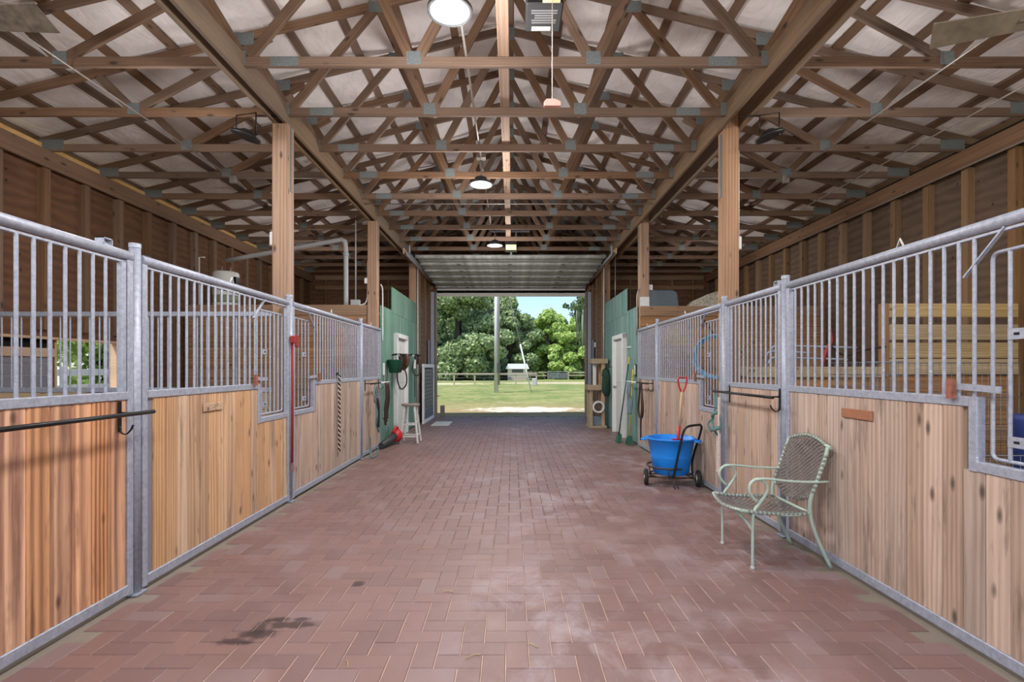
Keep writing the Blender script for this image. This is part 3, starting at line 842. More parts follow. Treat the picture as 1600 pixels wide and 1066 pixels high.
# ---------------------------------------------------------------- stall fronts
def front(name, label, cat, sx, Y0, Y1, wood_mat, notch=None, plate=None, door=False, bars_step=0.089, twin=None, group=None):
    """a stall front panel or sliding door in the plane x = X from Y0 to Y1"""
    X = XL if sx < 0 else XR
    t = thing(name, label, cat, (X, (Y0 + Y1) / 2, 0), group)
    g = M['galv']; s = 0.045; ZT = 2.09; ZM = 1.235; ZN = 0.92
    xb = X + sx * 0.005
    # rails
    mb = MB(); mb.tube([(X, Y0 + 0.005, ZT), (X, Y1 - 0.005, ZT)], 0.029, 12); mb.build('top_rail', g, t)
    member('under_rail', (X + sx * 0.012, Y0 + 0.03, ZT - 0.042), (X + sx * 0.012, Y1 - 0.03, ZT - 0.042), 0.03, 0.012, g, t, c=0)
    if not notch:
        member('middle_rail', (X, Y0 + s, ZM), (X, Y1 - s, ZM), s, 0.05, g, t)
    else:
        n0, n1 = notch
        a, b = (Y0 + s, n0) if n1 >= Y1 - 0.1 else (n1, Y1 - s)
        member('middle_rail', (X, a, ZM), (X, b, ZM), s, 0.05, g, t)
        ns = n0 if n1 >= Y1 - 0.1 else n1
        o_ = 0.0225 if ns == n0 else -0.0225
        member('notch_stile', (X, ns + o_, ZN - 0.025), (X, ns + o_, ZM + 0.025), s, s + 0.005, g, t, side=(0, 1, 0))
        e0, e1 = (ns + 0.045, Y1 - s) if ns == n0 else (Y0 + s, ns - 0.045)
        member('notch_rail', (X, e0, ZN), (X, e1, ZN), s, 0.05, g, t)
    member('bottom_rail', (X, Y0 + s, 0.055), (X, Y1 - s, 0.055), s, 0.06, g, t)
    for yy in (Y0 + s / 2, Y1 - s / 2):
        member('stile', (X, yy, 0.02), (X, yy, ZT - 0.03), s, s, g, t, side=(0, 1, 0))
    if door:
        yy = Y1 - s * 1.55 if sx < 0 else Y1 - s * 1.55
        member('inner_stile', (X, yy, ZM + 0.026), (X, yy, ZT - 0.05), s * 0.8, s * 0.8, g, t, side=(0, 1, 0))
    # planks
    y = Y0 + s; w = 0.127
    if plate:
        member('steel_plate', (X, plate[0], 0.09), (X, plate[0], ZM - 0.026), plate[1], 0.012, M['siding'], t, side=(1, 0, 0), c=0)
        y = plate[0] + plate[1] / 2
    r = random.Random(int(Y0 * 100))
    n = max(1, round((Y1 - s - y) / w)); w = (Y1 - s - y) / n
    for k in range(n):
        a, b = y + k * w, y + (k + 1) * w; mid = (a + b) / 2
        top = ZM - 0.026
        if notch and notch[0] - 0.02 < mid < notch[1] + 0.02: top = ZN - 0.026
        zz0 = 0.086
        xo = X + sx * (0.001 + r.uniform(0, 0.0025))
        member('plank', (xo, mid, zz0), (xo, mid, top), w - 0.003, 0.034, wood_mat, t, side=(1, 0, 0), c=0.006)
    # bars
    y = Y0 + s + bars_step * 0.75
    while y < Y1 - s - 0.03:
        z0, z1 = ZM + 0.024, ZT - 0.045; hatch = False
        if notch and notch[0] + 0.04 < y < notch[1] - 0.04: hatch = True
        if door and y > Y1 - 0.11: break
        if not hatch:
            mb = MB(); mb.tube([(X, y, z0), (X, y, z1)], 0.0092, 8, cap=False); mb.build('bar', g, t)
        y += bars_step
    # hinged feed hatch in the notch
    if notch:
        n0, n1 = notch
        if n1 >= Y1 - 0.1: h0, h1 = n0 + 0.075, Y1 - s - 0.02
        else: h0, h1 = Y0 + s + 0.02, n1 - 0.075
        hx = X + sx * 0.03; zt_, zb_ = 1.955, 0.965
        mb = MB()
        rr = 0.03
        loop = [(hx, h0, zb_ + rr), (hx, h0, zt_ - rr)] + [tuple(p) for p in arc((hx, h0 + rr, zt_ - rr), rr, 180, 90, 4, 'YZ')][1:] + \
               [(hx, h1 - rr, zt_)] + [tuple(p) for p in arc((hx, h1 - rr, zt_ - rr), rr, 90, 0, 4, 'YZ')][1:] + [(hx, h1, zb_ + rr)] + \
               [tuple(p) for p in arc((hx, h1 - rr, zb_ + rr), rr, 0, -90, 4, 'YZ')][1:] + [(hx, h0 + rr, zb_)] + \
               [tuple(p) for p in arc((hx, h0 + rr, zb_ + rr), rr, -90, -170, 4, 'YZ')][1:]
        mb.tube(loop, 0.009, 8, closed=True)
        hatchf = mb.build('feed_hatch', g, t)
        nb = max(3, round((h1 - h0) / bars_step)); st = (h1 - h0) / nb
        for k in range(1, nb):
            mb = MB(); mb.tube([(hx, h0 + k * st, zb_), (hx, h0 + k * st, zt_)], 0.0085, 8, cap=False); mb.build('bar', g, hatchf)
        first = h0 + st if n1 >= Y1 - 0.1 else h1 - st
        sec = h0 + 2 * st if n1 >= Y1 - 0.1 else h1 - 2 * st
        for zz in (1.56, 1.06):
            member('latch_plate', (hx - sx * 0.01, min(first, sec), zz), (hx - sx * 0.01, max(first, sec), zz), 0.006, 0.05, g, hatchf, c=0)
            mb = MB(); ym = (first + sec) / 2; mb.b2(hx - sx * 0.013, hx - sx * 0.0145, ym - 0.013, ym + 0.013, zz - 0.006, zz + 0.006); mb.build('slot', M['void'], hatchf)
        ns = n0 if n1 >= Y1 - 0.1 else n1
        dr = 1 if ns == n0 else -1
        member('diagonal_brace', (X, ns - dr * 0.045, 1.86), (X, ns + dr * 0.17, ZT - 0.03), 0.008, 0.02, g, t, side=(1, 0, 0), c=0)
        member('latch_bar', (X - sx * 0.022, ns - dr * 0.07, 1.31), (X - sx * 0.022, ns + dr * 0.17, 1.30), 0.008, 0.032, g, t, c=0)
        mb = MB(); mb.b2(X - sx * 0.03, X - sx * 0.05, ns - dr * 0.10, ns - dr * 0.065, 1.245, 1.345); mb.build('latch_tab', M['rust'], t)
    # top hook
    if not door:
        ym = (Y0 + Y1) / 2 - 0.0
        mb = MB(); mb.tube([(X, ym - 0.025, ZT + 0.027), (X, ym, ZT + 0.075), (X, ym + 0.025, ZT + 0.027)], 0.006, 6); mb.build('hook_eye', M['offwhite'], t)
    else:
        mb = MB(); ye = Y1 - 0.17 if sx < 0 else Y0 + 0.12
        mb.b2(X + sx * 0.0, X + sx * 0.05, ye - 0.035, ye + 0.035, ZT + 0.028, ZT + 0.034)
        mb.b2(X + sx * 0.0, X + sx * 0.05, ye - 0.035, ye - 0.029, ZT + 0.028, ZT + 0.07)
        mb.b2(X + sx * 0.0, X + sx * 0.05, ye + 0.029, ye + 0.035, ZT + 0.028, ZT + 0.07)
        mb.b2(X + sx * 0.0, X + sx * 0.05, ye - 0.035, ye + 0.035, ZT + 0.064, ZT + 0.07)
        mb.build('roller_bracket', g, t)
    return t
LP_ = [3.19, 5.40, 7.93]
f1 = front('stall_door', 'nearest left stall door, warm orange vertical planks under galvanised bars', 'stall door', -1, 1.78, 3.15, M['stall_warm'], door=True)
f2 = front('stall_panel', 'left stall panel between first and second galvanised posts, with small pale name plate', 'stall panel', -1, 3.23, 5.36, M['stall_mid'], notch=(4.70, 5.36), plate=(3.30, 0.07))
f3 = front('stall_panel', 'left stall panel beyond the red strap, with the striped rope hanging on it', 'stall panel', -1, 5.44, 7.89, M['stall_pale'], notch=(5.44, 6.06))
f4 = front('stall_door', 'far left stall door next to the green wall, pale planks', 'stall door', -1, 7.97, 9.10, M['stall_pale'])
f5 = front('stall_panel', 'nearest right stall panel behind the chair, grey planks with brown name plate', 'stall panel', 1, 1.80, 4.24, M['stall_pale'], notch=(1.80, 2.545))
f6 = front('stall_door', 'right stall door with the black blanket bar, behind the chair arm', 'stall door', 1, 4.33, 5.46, M['stall_pale'], door=True)
f7 = front('stall_panel', 'right stall panel behind the blue tub cart', 'stall panel', 1, 5.56, 8.00, M['stall_pale'], notch=(5.56, 6.22))
f8 = front('stall_door', 'far right stall door beside the teal wall, with a black strap loop hanging', 'stall door', 1, 8.08, 9.24, M['stall_pale'])

def gpost(x, y, label):
    t = thing('galvanised_post', label, 'post', (x, y, 0))
    mb = MB(); mb.tube([(x, y, 0), (x, y, 2.17)], 0.032, 14); mb.build('post_tube', M['galv'], t)
    mb = MB(); mb.lathe([(0.0, 0.012), (0.034, 0.008), (0.034, -0.02)], (x, y, 2.17), 14); mb.build('cap', M['galv'], t)
    mb = MB(); mb.b2(x - 0.05, x + 0.05, y - 0.05, y + 0.05, 0, 0.008); mb.build('foot_plate', M['galv'], t)
gpost(XL, 3.19, 'round galvanised post, first on the left, beside the black saddle bar')
gpost(XL, 5.40, 'round galvanised post, second on the left, with the red strap')
gpost(XL, 7.93, 'round galvanised post, third on the left, near the hanging halter')
gpost(XR, 4.285, 'round galvanised post, first on the right, behind the chair back')
gpost(XR, 5.51, 'round galvanised post, second on the right, behind the teal halter')
gpost(XR, 8.04, 'round galvanised post, third on the right, left of the blue tub')

# name plates and marks on the planks
mb = MB(); X = XR - 0.0215
def nameplate(x, y0, y1, z, mat, label, sx):
    t = thing('name_plate', label, 'name plate', (x, (y0 + y1) / 2, z - 0.03))
    mb = MB(); mb.b2(x, x - sx * 0.008, y0, y1, z - 0.031, z + 0.031); mb.build('board', mat, t, bevel=0.002)
    for yy in (y0 + 0.03, y1 - 0.03):
        mb = MB(); mb.lathe([(0.005, 0), (0.005, 0.002), (0, 0.003)], (x - sx * 0.008, yy, z), 8, Matrix.Rotation(-sx * pi / 2, 3, 'Y')); mb.build('screw', M['conduit'], t)
nameplate(XR - 0.019, 3.22, 3.52, 1.10, M['sign_wood'], 'brown wooden name plate on the right stall panel behind the chair', 1)
nameplate(XL + 0.0195, 3.86, 4.12, 1.105, M['stall_mid'], 'pale wooden name plate on the left stall panel', -1)

# ---------------------------------------------------------------- saddle and blanket bars
def blanket_bar(sx, ya, yb, z, label, mat2=None, hook_far=True):
    X = XL if sx < 0 else XR
    xo = X - sx * 0.14
    t = thing('blanket_bar', label, 'blanket bar', (X - sx * 0.02, (ya + yb) / 2, z - 0.1))
    mb = MB(); mb.tube([(xo, ya, z), (xo, yb, z)], 0.0125, 10); mb.build('rod', M['black'], t)
    for yy in ((yb - 0.12), (ya + 0.12)):
        mb = MB(); mb.b2(X - sx * 0.019, X - sx * 0.024, yy - 0.012, yy + 0.012, z - 0.11, z + 0.07); mb.build('back_strip', M['black'], t)
        mb = MB(); mb.tube([(X - sx * 0.022, yy, z), (xo, yy, z)], 0.007, 6); mb.build('arm', M['black'], t)
    yy = (yb - 0.12) if hook_far else (ya + 0.12)
    mb = MB(); mb.tube(spline([(X - sx * 0.022, yy, z - 0.08), (X - sx * 0.03, yy, z - 0.115), (X - sx * 0.06, yy, z - 0.125), (X - sx * 0.09, yy, z - 0.095), (X - sx * 0.10, yy, z - 0.07)], 4), 0.007, 6, flat=(0.5, (0, 0, 1)))
    mb.build('hook', M['black'], t)
    if mat2:
        mb = MB(); mb.tube([(xo, mat2[0], z), (xo, mat2[1], z)], 0.014, 10); mb.build('white_sleeve', M['white'], t)
blanket_bar(-1, 1.95, 3.16, 1.135, 'long black steel blanket bar across the nearest left stall door')
blanket_bar(1, 4.22, 5.46, 1.16, 'black steel blanket bar on the right stall door', hook_far=False)
blanket_bar(-1, 8.0, 9.06, 1.16, 'black blanket bar with white end on the far left stall door', (8.62, 9.22))
blanket_bar(1, 8.12, 9.2, 1.16, 'black blanket bar with white end on the far right stall door', (8.85, 9.62), hook_far=False)

# ---------------------------------------------------------------- overhead door at the far end, raised
t = thing('overhead_door', 'raised sectional steel garage door lying under the trusses at the far end', 'garage door', (-0.03, 13.0, 3.7))
Yd0, Yd1 = 11.45, 14.55; n = 5
for k in range(n):
    a = Yd0 + (Yd1 - Yd0) * k / n; b = Yd0 + (Yd1 - Yd0) * (k + 1) / n
    za = 3.92 - 0.19 * k / n; zb2 = 3.92 - 0.19 * (k + 1) / n
    dy, dz = b - a - 0.012, zb2 - za
    rot = Matrix.Rotation(math.atan2(dz, b - a), 3, 'X')
    mb = MB(); mb.box((-0.03, (a + b) / 2, (za + zb2) / 2 + 0.02), (4.26, dy, 0.012), rot)
    sec = mb.build('door_section', M['door_metal'], t)
    for q, (yy, hh) in enumerate(((a + 0.02, 0.05), (a + 0.22, 0.014), (a + 0.42, 0.014), (b - 0.02, 0.05))):
        f = (yy - a) / (b - a); zz = za + (zb2 - za) * f
        mb = MB(); mb.box((-0.03, yy, zz + 0.01 - hh / 2), (4.26, 0.022, hh), rot); mb.build('rib', M['door_metal'], sec)
    for xx in (-1.25, -0.05, 1.2):
        mb = MB(); mb.box((xx, b - 0.0, zb2 - 0.035), (0.09, 0.10, 0.012)); mb.build('hinge', M['darkgrey'], sec)
mb = MB(); mb.b2(-2.16, 2.10, END - 0.09, END - 0.07, 3.64, 3.72); mb.build('door_section', M['offwhite'], t)
mb = MB(); mb.b2(-2.16, 2.10, END - 0.08, END - 0.065, 3.47, 3.625); mb.build('door_section', M['offwhite'], t)
mb = MB(); mb.b2(-2.16, 2.10, END - 0.095, END - 0.06, 3.622, 3.645); mb.build('seal', M['rubber'], t)
mb = MB(); mb.b2(-2.16, 2.10, END - 0.15, END - 0.10, 3.70, 3.745); mb.build('seal', M['rubber'], t)
for xx in (-2.24, 2.18):
    mb = MB(); mb.b2(xx - 0.03, xx + 0.03, 11.0, END - 0.25, 3.90, 3.904); mb.b2(xx - 0.03, xx - 0.026, 11.0, END - 0.25, 3.84, 3.904)
    mb.build('track', M['galv'], t)
    for yy in (11.2, 12.9): mb = MB(); mb.b2(xx - 0.015, xx + 0.015, yy, yy + 0.004, 3.9, 4.09); mb.build('hanger', M['galv'], t)
member('track_board', (-2.33, 11.0, 3.93), (-2.33, END - 0.1, 3.93), 0.03, 0.12, M['pale_wood'], t)
member('track_board', (2.24, 11.0, 3.93), (2.24, END - 0.1, 3.93), 0.03, 0.12, M['pale_wood'], t)

def opener(name, label, x, y, z, near):
    t = thing(name, label, 'door opener', (x, y, z))
    if near:
        mb = MB(); mb.b2(x - 0.14, x + 0.14, y - 0.16, y + 0.16, z, z + 0.15); mb.build('housing', M['darkgrey'], t, bevel=0.012)
        mb = MB(); mb.b2(x - 0.13, x + 0.13, y - 0.30, y - 0.165, z + 0.01, z + 0.14); mb.build('light_bay', M['black'], t, bevel=0.01)
        mb = MB(); mb.b2(x - 0.02, x + 0.11, y - 0.29, y - 0.18, z - 0.006, z + 0.008); mb.build('lens', M['lens_yellow'], t)
        lab = MB()
        r = random.Random(2)
        for k in range(6):
            yy = y - 0.09 + k * 0.027; w = r.uniform(0.07, 0.1)
            lab.b2(x - w, x + w, yy - 0.008, yy + 0.008, z - 0.0015, z + 0.001)
        lab.build('printed_lines', M['greyprint'], t)
        mb = MB(); mb.b2(x - 0.09, x + 0.06, y + 0.09, y + 0.14, z - 0.002, z + 0.001); mb.build('white_sticker', M['label'], t)
        for xx in (x - 0.12, x + 0.12):
            mb = MB(); mb.b2(xx - 0.012, xx + 0.012, y - 0.002, y + 0.002, z + 0.15, ZB + 0.04); mb.build('hanger', M['galv'], t)
    else:
        mb = MB(); mb.b2(x - 0.13, x + 0.13, y - 0.1, y + 0.2, z, z + 0.16); mb.build('housing', M['black'], t, bevel=0.012)
        mb = MB(); mb.b2(x - 0.11, x + 0.11, y - 0.16, y - 0.10, z - 0.02, z + 0.08); mb.build('lens', M['lens_yellow'], t)
        mb = MB(); mb.b2(x - 0.02, x + 0.02, y + 0.2, END - 0.2, z + 0.03, z + 0.06); mb.build('rail', M['galv'], t)
        mb = MB(); mb.b2(x - 0.45, x + 0.4, y + 0.05, y + 0.08, z + 0.40, z + 0.43); mb.b2(x - 0.12, x - 0.09, y + 0.05, y + 0.054, z + 0.15, z + 0.4); mb.b2(x + 0.09, x + 0.12, y + 0.05, y + 0.054, z + 0.15, z + 0.4)
        mb.build('hanger', M['galv'], t)
opener('door_opener', 'dark grey garage door opener with printed labels, overhead near the camera', 0.245, 3.95, 4.10, True)
opener('door_opener', 'small black garage door opener with cream lens before the raised door', -0.02, 10.9, 3.92, False)
# pull cord of the near opener
t = thing('pull_cord', 'thin cord hanging from the near door opener with a pale red handle', 'cord', (0.31, 3.92, 3.42))
mb = MB(); mb.tube([(0.295, 3.75, 4.12), (0.295, 3.75, 3.36)], 0.0035, 6); mb.build('string', M['rope_white'], t)
mb = MB(); mb.poly([(0.235, 3.735, 3.32), (0.355, 3.735, 3.32), (0.355, 3.735, 3.35), (0.315, 3.735, 3.37), (0.255, 3.735, 3.37), (0.235, 3.735, 3.35)], (0, 0.035, 0)); mb.build('handle', M['pink'], t)

# ---------------------------------------------------------------- high-bay lamps
words = ['largest round high-bay lamp at the top edge, nearest the camera', 'middle round high-bay lamp hanging over the aisle', 'far round high-bay lamp, beside the small door opener',
         'added unseen light above the camera', 'added unseen light behind the camera']
for (lx, ly, lz, le), w in list(zip(LAMPS, words))[:3]:
    t = thing('high_bay_lamp', w, 'lamp', (lx, ly, lz), 'high-bay lamps')
    R_ = 0.162
    mb = MB(); mb.lathe([(R_, 0), (R_, 0.018), (R_ * 0.6, 0.03), (R_ * 0.5, 0.09), (R_ * 0.3, 0.10), (0.0, 0.13)], (lx, ly, lz), 36); mb.build('housing', M['darkgrey'], t)
    mb = MB(); mb.lathe([(R_ * 0.86, 0.0), (R_ * 1.0, 0.0), (R_ * 1.0, -0.006), (R_ * 0.86, -0.004)], (lx, ly, lz), 36); mb.build('rim', M['darkgrey'], t)
    mb = MB(); mb.lathe([(0.0, -0.012), (R_ * 0.5, -0.010), (R_ * 0.87, -0.001)], (lx, ly, lz), 36); mb.build('lens', M['glow'], t)
    mb = MB(); mb.tube([(lx, ly, lz + 0.13), (lx, ly, ZB + 0.02)], 0.006, 6); mb.build('hanging_hook', M['conduit'], t)
t = thing('lamp_conduit', 'steel conduit above the aisle linking the round lamps', 'conduit', (-0.41, 6, ZB + 0.06))
mb = MB(); mb.tube([(-0.41, 3.6, ZB + 0.062), (-0.41, 10.3, ZB + 0.062)], 0.011, 8); mb.build('pipe', M['conduit'], t)
for yy in (6.8, 10.1):
    mb = MB(); mb.b2(-0.47, -0.35, yy - 0.05, yy + 0.05, ZB + 0.05, ZB + 0.10); mb.build('junction_box', M['conduit'], t)
t = thing('cross_conduit', 'thin pale conduit running across the aisle under the trusses', 'conduit', (0, 8.3, ZB - 0.06))
mb = MB(); mb.tube([(BXL + 0.08, 8.26, ZB - 0.08), (BXR - 0.08, 8.26, ZB - 0.08)], 0.009, 6); mb.build('pipe', M['conduit'], t)

def run(name, label, pts, r=0.009, mat='conduit', cat='conduit', box=None):
    t = thing(name, label, cat, pts[0])
    mb = MB(); mb.tube(spline(pts, 3) if len(pts) > 3 else pts, r, 8); mb.build('pipe', M[mat], t)
    if box:
        for b in box:
            mb = MB(); mb.box(b, (0.09, 0.05, 0.10)); mb.build('junction_box', M[mat], t, bevel=0.006)
    return t
zc = ZB - 0.045 - 0.013
run('ceiling_conduit', 'conduit running lengthwise under the trusses over the left stalls', [(-3.92, 2.0, zc), (-3.92, 7.16, zc)], box=[(-3.92, 7.2, zc - 0.02)])
run('ceiling_conduit', 'conduit across the left bay from the junction to the left post', [(-3.9, 7.21, zc), (BXL - 0.08, 7.21, zc)])
run('ceiling_conduit', 'conduit running lengthwise under the trusses over the right stalls', [(3.85, 2.0, zc), (3.85, 7.16, zc)], box=[(3.85, 7.2, zc - 0.02)])
run('ceiling_conduit', 'conduit across the right bay from the junction to the right beam', [(3.83, 7.21, zc), (BXR + 0.08, 7.21, zc)])
run('ceiling_conduit', 'thinner pipe close to the right wall under the trusses', [(4.85, 3.0, zc), (4.85, 8.6, zc)])

# flood lamps beside the posts
for sx, x, lab in ((-1, BXL - 0.25, 'black wire-bracket floodlight beside the left post top'), (1, BXR + 0.22, 'black wire-bracket floodlight beside the right post top')):
    y, z = 5.22, 3.78
    t = thing('flood_lamp', lab, 'lamp', (x, y, z))
    mb = MB(); R3 = Matrix.Rotation(math.radians(-18 * sx), 3, 'Y')
    mb.lathe([(0.0, 0.05), (0.05, 0.05), (0.07, 0.03), (0.14, 0.0), (0.145, -0.02), (0.12, -0.02), (0.05, 0.0), (0.0, 0.0)], (x, y, z), 24, R3); mb.build('shade', M['black'], t)
    mb = MB(); mb.tube([(x - 0.1, y, z + 0.02), (x - 0.1, y, z + 0.2), (x + 0.1, y, z + 0.23), (x + 0.1, y, z + 0.0)], 0.008, 6); mb.build('bracket', M['black'], t)
    mb = MB(); mb.tube([(x - sx * 0.1, y, z + 0.2), (x - sx * 0.25, y + 0.12, z + 0.25)], 0.008, 6); mb.build('arm', M['black'], t)

# ceiling fans over the near stalls
def fan(x, y, z, ang, mat, label, up_s=1):
    t = thing('ceiling_fan', label, 'ceiling fan', (x, y, z))
    mb = MB(); mb.lathe([(0.0, -0.10), (0.09, -0.09), (0.13, -0.03), (0.13, 0.05), (0.06, 0.09), (0.02, 0.10), (0.02, 0.25)], (x, y, z), 20); mb.build('motor', M['fan'], t)
    for k in range(3):
        a = math.radians(ang + 120 * k)
        d = V((math.cos(a), math.sin(a), 0)); n = V((-math.sin(a), math.cos(a), 0)); up = V((0, 0, 1))
        c = V((x, y, z))
        tilt = n * 0.075 + up * 0.045 * up_s
        mb = MB(); mb.poly([c + d * 0.2 - tilt * 0.8, c + d * 0.72 - tilt, c + d * 0.75 + tilt, c + d * 0.2 + tilt * 0.8], (0, 0, 0.008)); mb.build('blade', mat, t)
        mb = MB(); mb.tube([c + d * 0.1, c + d * 0.26], 0.012, 6); mb.build('blade_arm', M['fan'], t)
fan(-3.73, 3.30, 3.655, 0, M['fan'], 'dusty grey ceiling fan at the upper left corner', -1)
fan(3.60, 3.30, 3.70, 160, M['blade_light'], 'dusty pale ceiling fan at the upper right corner')

# ---------------------------------------------------------------- patio chair
def chair():
    t = thing('patio_chair', 'sage green metal armchair with woven strap seat and back, by the right stall', 'chair', (1.95, 3.85, 0))
    f = M['chair_frame']
    N, F = 3.585, 4.10                         # near and far side
    for y, yo in ((N, -0.012), (F, 0.012)):
        # front leg, scroll and arm
        mb = MB()
        pts = [(1.685, y, 0), (1.685, y, 0.20), (1.69, y, 0.38), (1.73, y, 0.45), (1.775, y, 0.515), (1.79, y, 0.565), (1.765, y, 0.61), (1.72, y, 0.625), (1.675, y, 0.60), (1.662, y, 0.555), (1.68, y, 0.505), (1.715, y, 0.47)]
        mb.tube(spline(pts, 5), 0.0125, 8, flat=(0.75, (1, 0, 0))); mb.build('front_leg', f, t)
        mb = MB()
        pts = [(1.70, y, 0.622), (1.78, y, 0.628), (1.93, y, 0.612), (2.09, y, 0.605), (2.215, y, 0.609)]
        mb.tube(spline(pts, 4), [0.021] * 17, 10, flat=(0.38, (0, 0, 1))); mb.build('armrest', f, t)
        # back stile running into the rear leg
        mb = MB()
        pts = [(2.215, y - yo * 0.5, 0.845), (2.19, y, 0.76), (2.14, y, 0.62), (2.095, y, 0.50), (2.085, y, 0.42), (2.10, y, 0.32), (2.15, y, 0.18), (2.235, y, 0.0)]
        mb.tube(spline(pts, 4), 0.0135, 8); mb.build('rear_leg', f, t)
        mb = MB()
        pts = [(1.61, y, 0.405), (1.66, y, 0.398), (1.80, y, 0.385), (1.95, y, 0.375), (2.09, y, 0.385)]
        mb.tube(spline(pts, 4), 0.0125, 8); mb.build('seat_rail', f, t)
        mb = MB(); mb.lathe([(0.014, 0.0), (0.015, 0.012), (0.0125, 0.02)], (1.685, y, 0), 10); mb.build('foot_cap', M['offwhite'], t)
    for nm, pts in (('front_rail', [(1.61, N, 0.405), (1.575, (N + F) / 2, 0.385), (1.61, F, 0.405)]), ('rear_rail', [(2.09, N, 0.385), (2.09, F, 0.385)]),
                    ('front_stretcher', [(1.69, N, 0.26), (1.66, N + 0.13, 0.335), (1.66, F - 0.13, 0.345), (1.69, F, 0.33)]),
                    ('lower_back_rail', [(2.10, N, 0.50), (2.125, (N + F) / 2, 0.43), (2.10, F, 0.50)])):
        mb = MB(); mb.tube(spline(pts, 6) if len(pts) > 2 else pts, 0.011, 8); mb.build(nm, f, t)
    ym = (N + F) / 2
    def topx(z): return 2.095 + (z - 0.50) * 0.35
    def zt(y): return 0.845 + 0.055 * math.cos((y - ym) / (F - N) * pi) ** 1.0
    pts = [(2.225, N - 0.015, 0.845)] + [(topx(zt(y)) + 0.0, y, zt(y)) for y in np.linspace(N + 0.03, F - 0.03, 9)] + [(2.225, F + 0.015, 0.845)]
    mb = MB(); mb.tube(pts, 0.0125, 8); mb.build('top_rail', f, t)
    # wrapped strap ends around the frame
    wr_ = MB()
    def wraps(pts, n, r=0.0148, hw=0.009):
        pts = spline(pts, 8); L = [0]
        for a, b in zip(pts, pts[1:]): L.append(L[-1] + (b - a).length)
        for k in range(n):
            s0 = L[-1] * (k + 0.5) / n
            i = max(j for j in range(len(L)) if L[j] <= s0); i = min(i, len(pts) - 2)
            d = (pts[i + 1] - pts[i]).normalized(); p = pts[i] + d * (s0 - L[i])
            wr_.tube([p - d * hw, p + d * hw], r, 8)
    for y in (N, F):
        wraps([(2.20, y, 0.80), (2.14, y, 0.62), (2.10, y, 0.52)], 9)
        wraps([(1.64, y, 0.40), (1.80, y, 0.385), (2.07, y, 0.383)], 14)
    wraps([(1.61, N + 0.03, 0.402), (1.577, ym, 0.386), (1.61, F - 0.03, 0.402)], 14)
    wraps(pts[1:-1], 14); wraps([(2.105, N + 0.04, 0.49), (2.125, ym, 0.43), (2.105, F - 0.04, 0.49)], 11, 0.014)
    wr_.build('strap_wraps', M['offwhite'] if False else plain('pale_strap_wrap', (138, 140, 134), 0.6), t)['kind'] = 'stuff'
    # woven straps, diagonal both ways
    def weave(P, nu, nv, nm):
        mb = MB()
        def strip(u0, v0, u1, v1, lift, w=0.0078):
            a, b = P(u0, v0, lift), P(u1, v1, lift)
            n = 8; prev = None
            for k in range(n + 1):
                q = k / n; c = P(u0 + (u1 - u0) * q, v0 + (v1 - v0) * q, lift + 0.0022 * (1 if k % 2 else -1))
                d = (b - a).normalized(); nr = (P(0.5, 0.5, 0.05) - P(0.5, 0.5, 0)).normalized(); s_ = d.cross(nr).normalized() * w
                cur = (mb.b.verts.new(c - s_), mb.b.verts.new(c + s_))
                if prev: mb.b.faces.new((prev[0], prev[1], cur[1], cur[0]))
                prev = cur
        N_ = nu
        for k in range(1, 2 * N_):
            q = k / N_
            u0, v0, u1, v1 = (0, q, q, 0) if q <= 1 else (q - 1, 1, 1, q - 1)
            strip(u0, v0, u1, v1, 0.002)
            strip(1 - u0, v0, 1 - u1, v1, -0.002)
        o = mb.build(nm, M['webbing'], t)
        so = o.modifiers.new('t', 'SOLIDIFY'); so.thickness = 0.0018
        o['kind'] = 'stuff'
    def Pseat(u, v, l):
        x = 1.60 - 0.028 * math.sin(v * pi) * (1 - u) + (2.085 - 1.60) * u
        y = N + (F - N) * v
        z = 0.398 - 0.022 * math.sin(u * pi) - 0.022 * math.sin(v * pi) * (0.6 + 0.4 * u) + l
        return V((x, y, z))
    def Pback(u, v, l):
        y = N + (F - N) * v
        zb_ = 0.50 - 0.068 * math.sin(v * pi); z = zb_ + (zt(y) - zb_) * u
        return V((topx(z) + 0.02 * math.sin(v * pi) * math.sin(u * pi) - l, y, z))
    weave(Pseat, 11, 11, 'seat_webbing'); weave(Pback, 12, 12, 'back_webbing')
chair()

# ---------------------------------------------------------------- blue tub on its cart, with scoop
cxx, cyy = 1.93, 6.22
t = thing('tub_cart', 'small two wheeled brown black steel cart with curved handle, under the blue tub', 'cart', (cxx, cyy, 0))
wd = V((1, -0.18, 0)).normalized()      # axle direction
fw = V((-0.18, -1, 0)).normalized()
c0 = V((cxx, cyy, 0))
for s in (-1, 1):
    wc = c0 + wd * 0.30 * s + fw * 0.10 + V((0, 0, 0.097))
    Rw = wd.to_track_quat('Z', 'Y').to_matrix()
    mb = MB(); mb.lathe([(0.060, -0.022), (0.09, -0.022), (0.097, -0.012), (0.097, 0.012), (0.09, 0.022), (0.060, 0.022)], wc, 28, Rw)
    whl = mb.build('wheel', M['rubber'], t)
    mb = MB(); mb.lathe([(0.0, -0.024), (0.02, -0.024), (0.025, -0.012), (0.050, -0.012), (0.062, -0.018), (0.062, 0.018), (0.050, 0.012), (0.025, 0.012), (0.02, 0.024), (0.0, 0.024)], wc, 24, Rw)
    mb.build('hub', M['hub'], whl)
ax = c0 + fw * 0.10 + V((0, 0, 0.097))
mb = MB(); mb.tube([ax - wd * 0.32, ax + wd * 0.32], 0.009, 8); mb.build('axle', M['cart'], t)
def ring(c, r, z, n=28, rad=0.010, frm=0, to=360):
    return [c + V((r * math.cos(math.radians(frm + (to - frm) * k / n)), r * math.sin(math.radians(frm + (to - frm) * k / n)), z)) for k in range(n + (0 if to - frm == 360 else 1))]
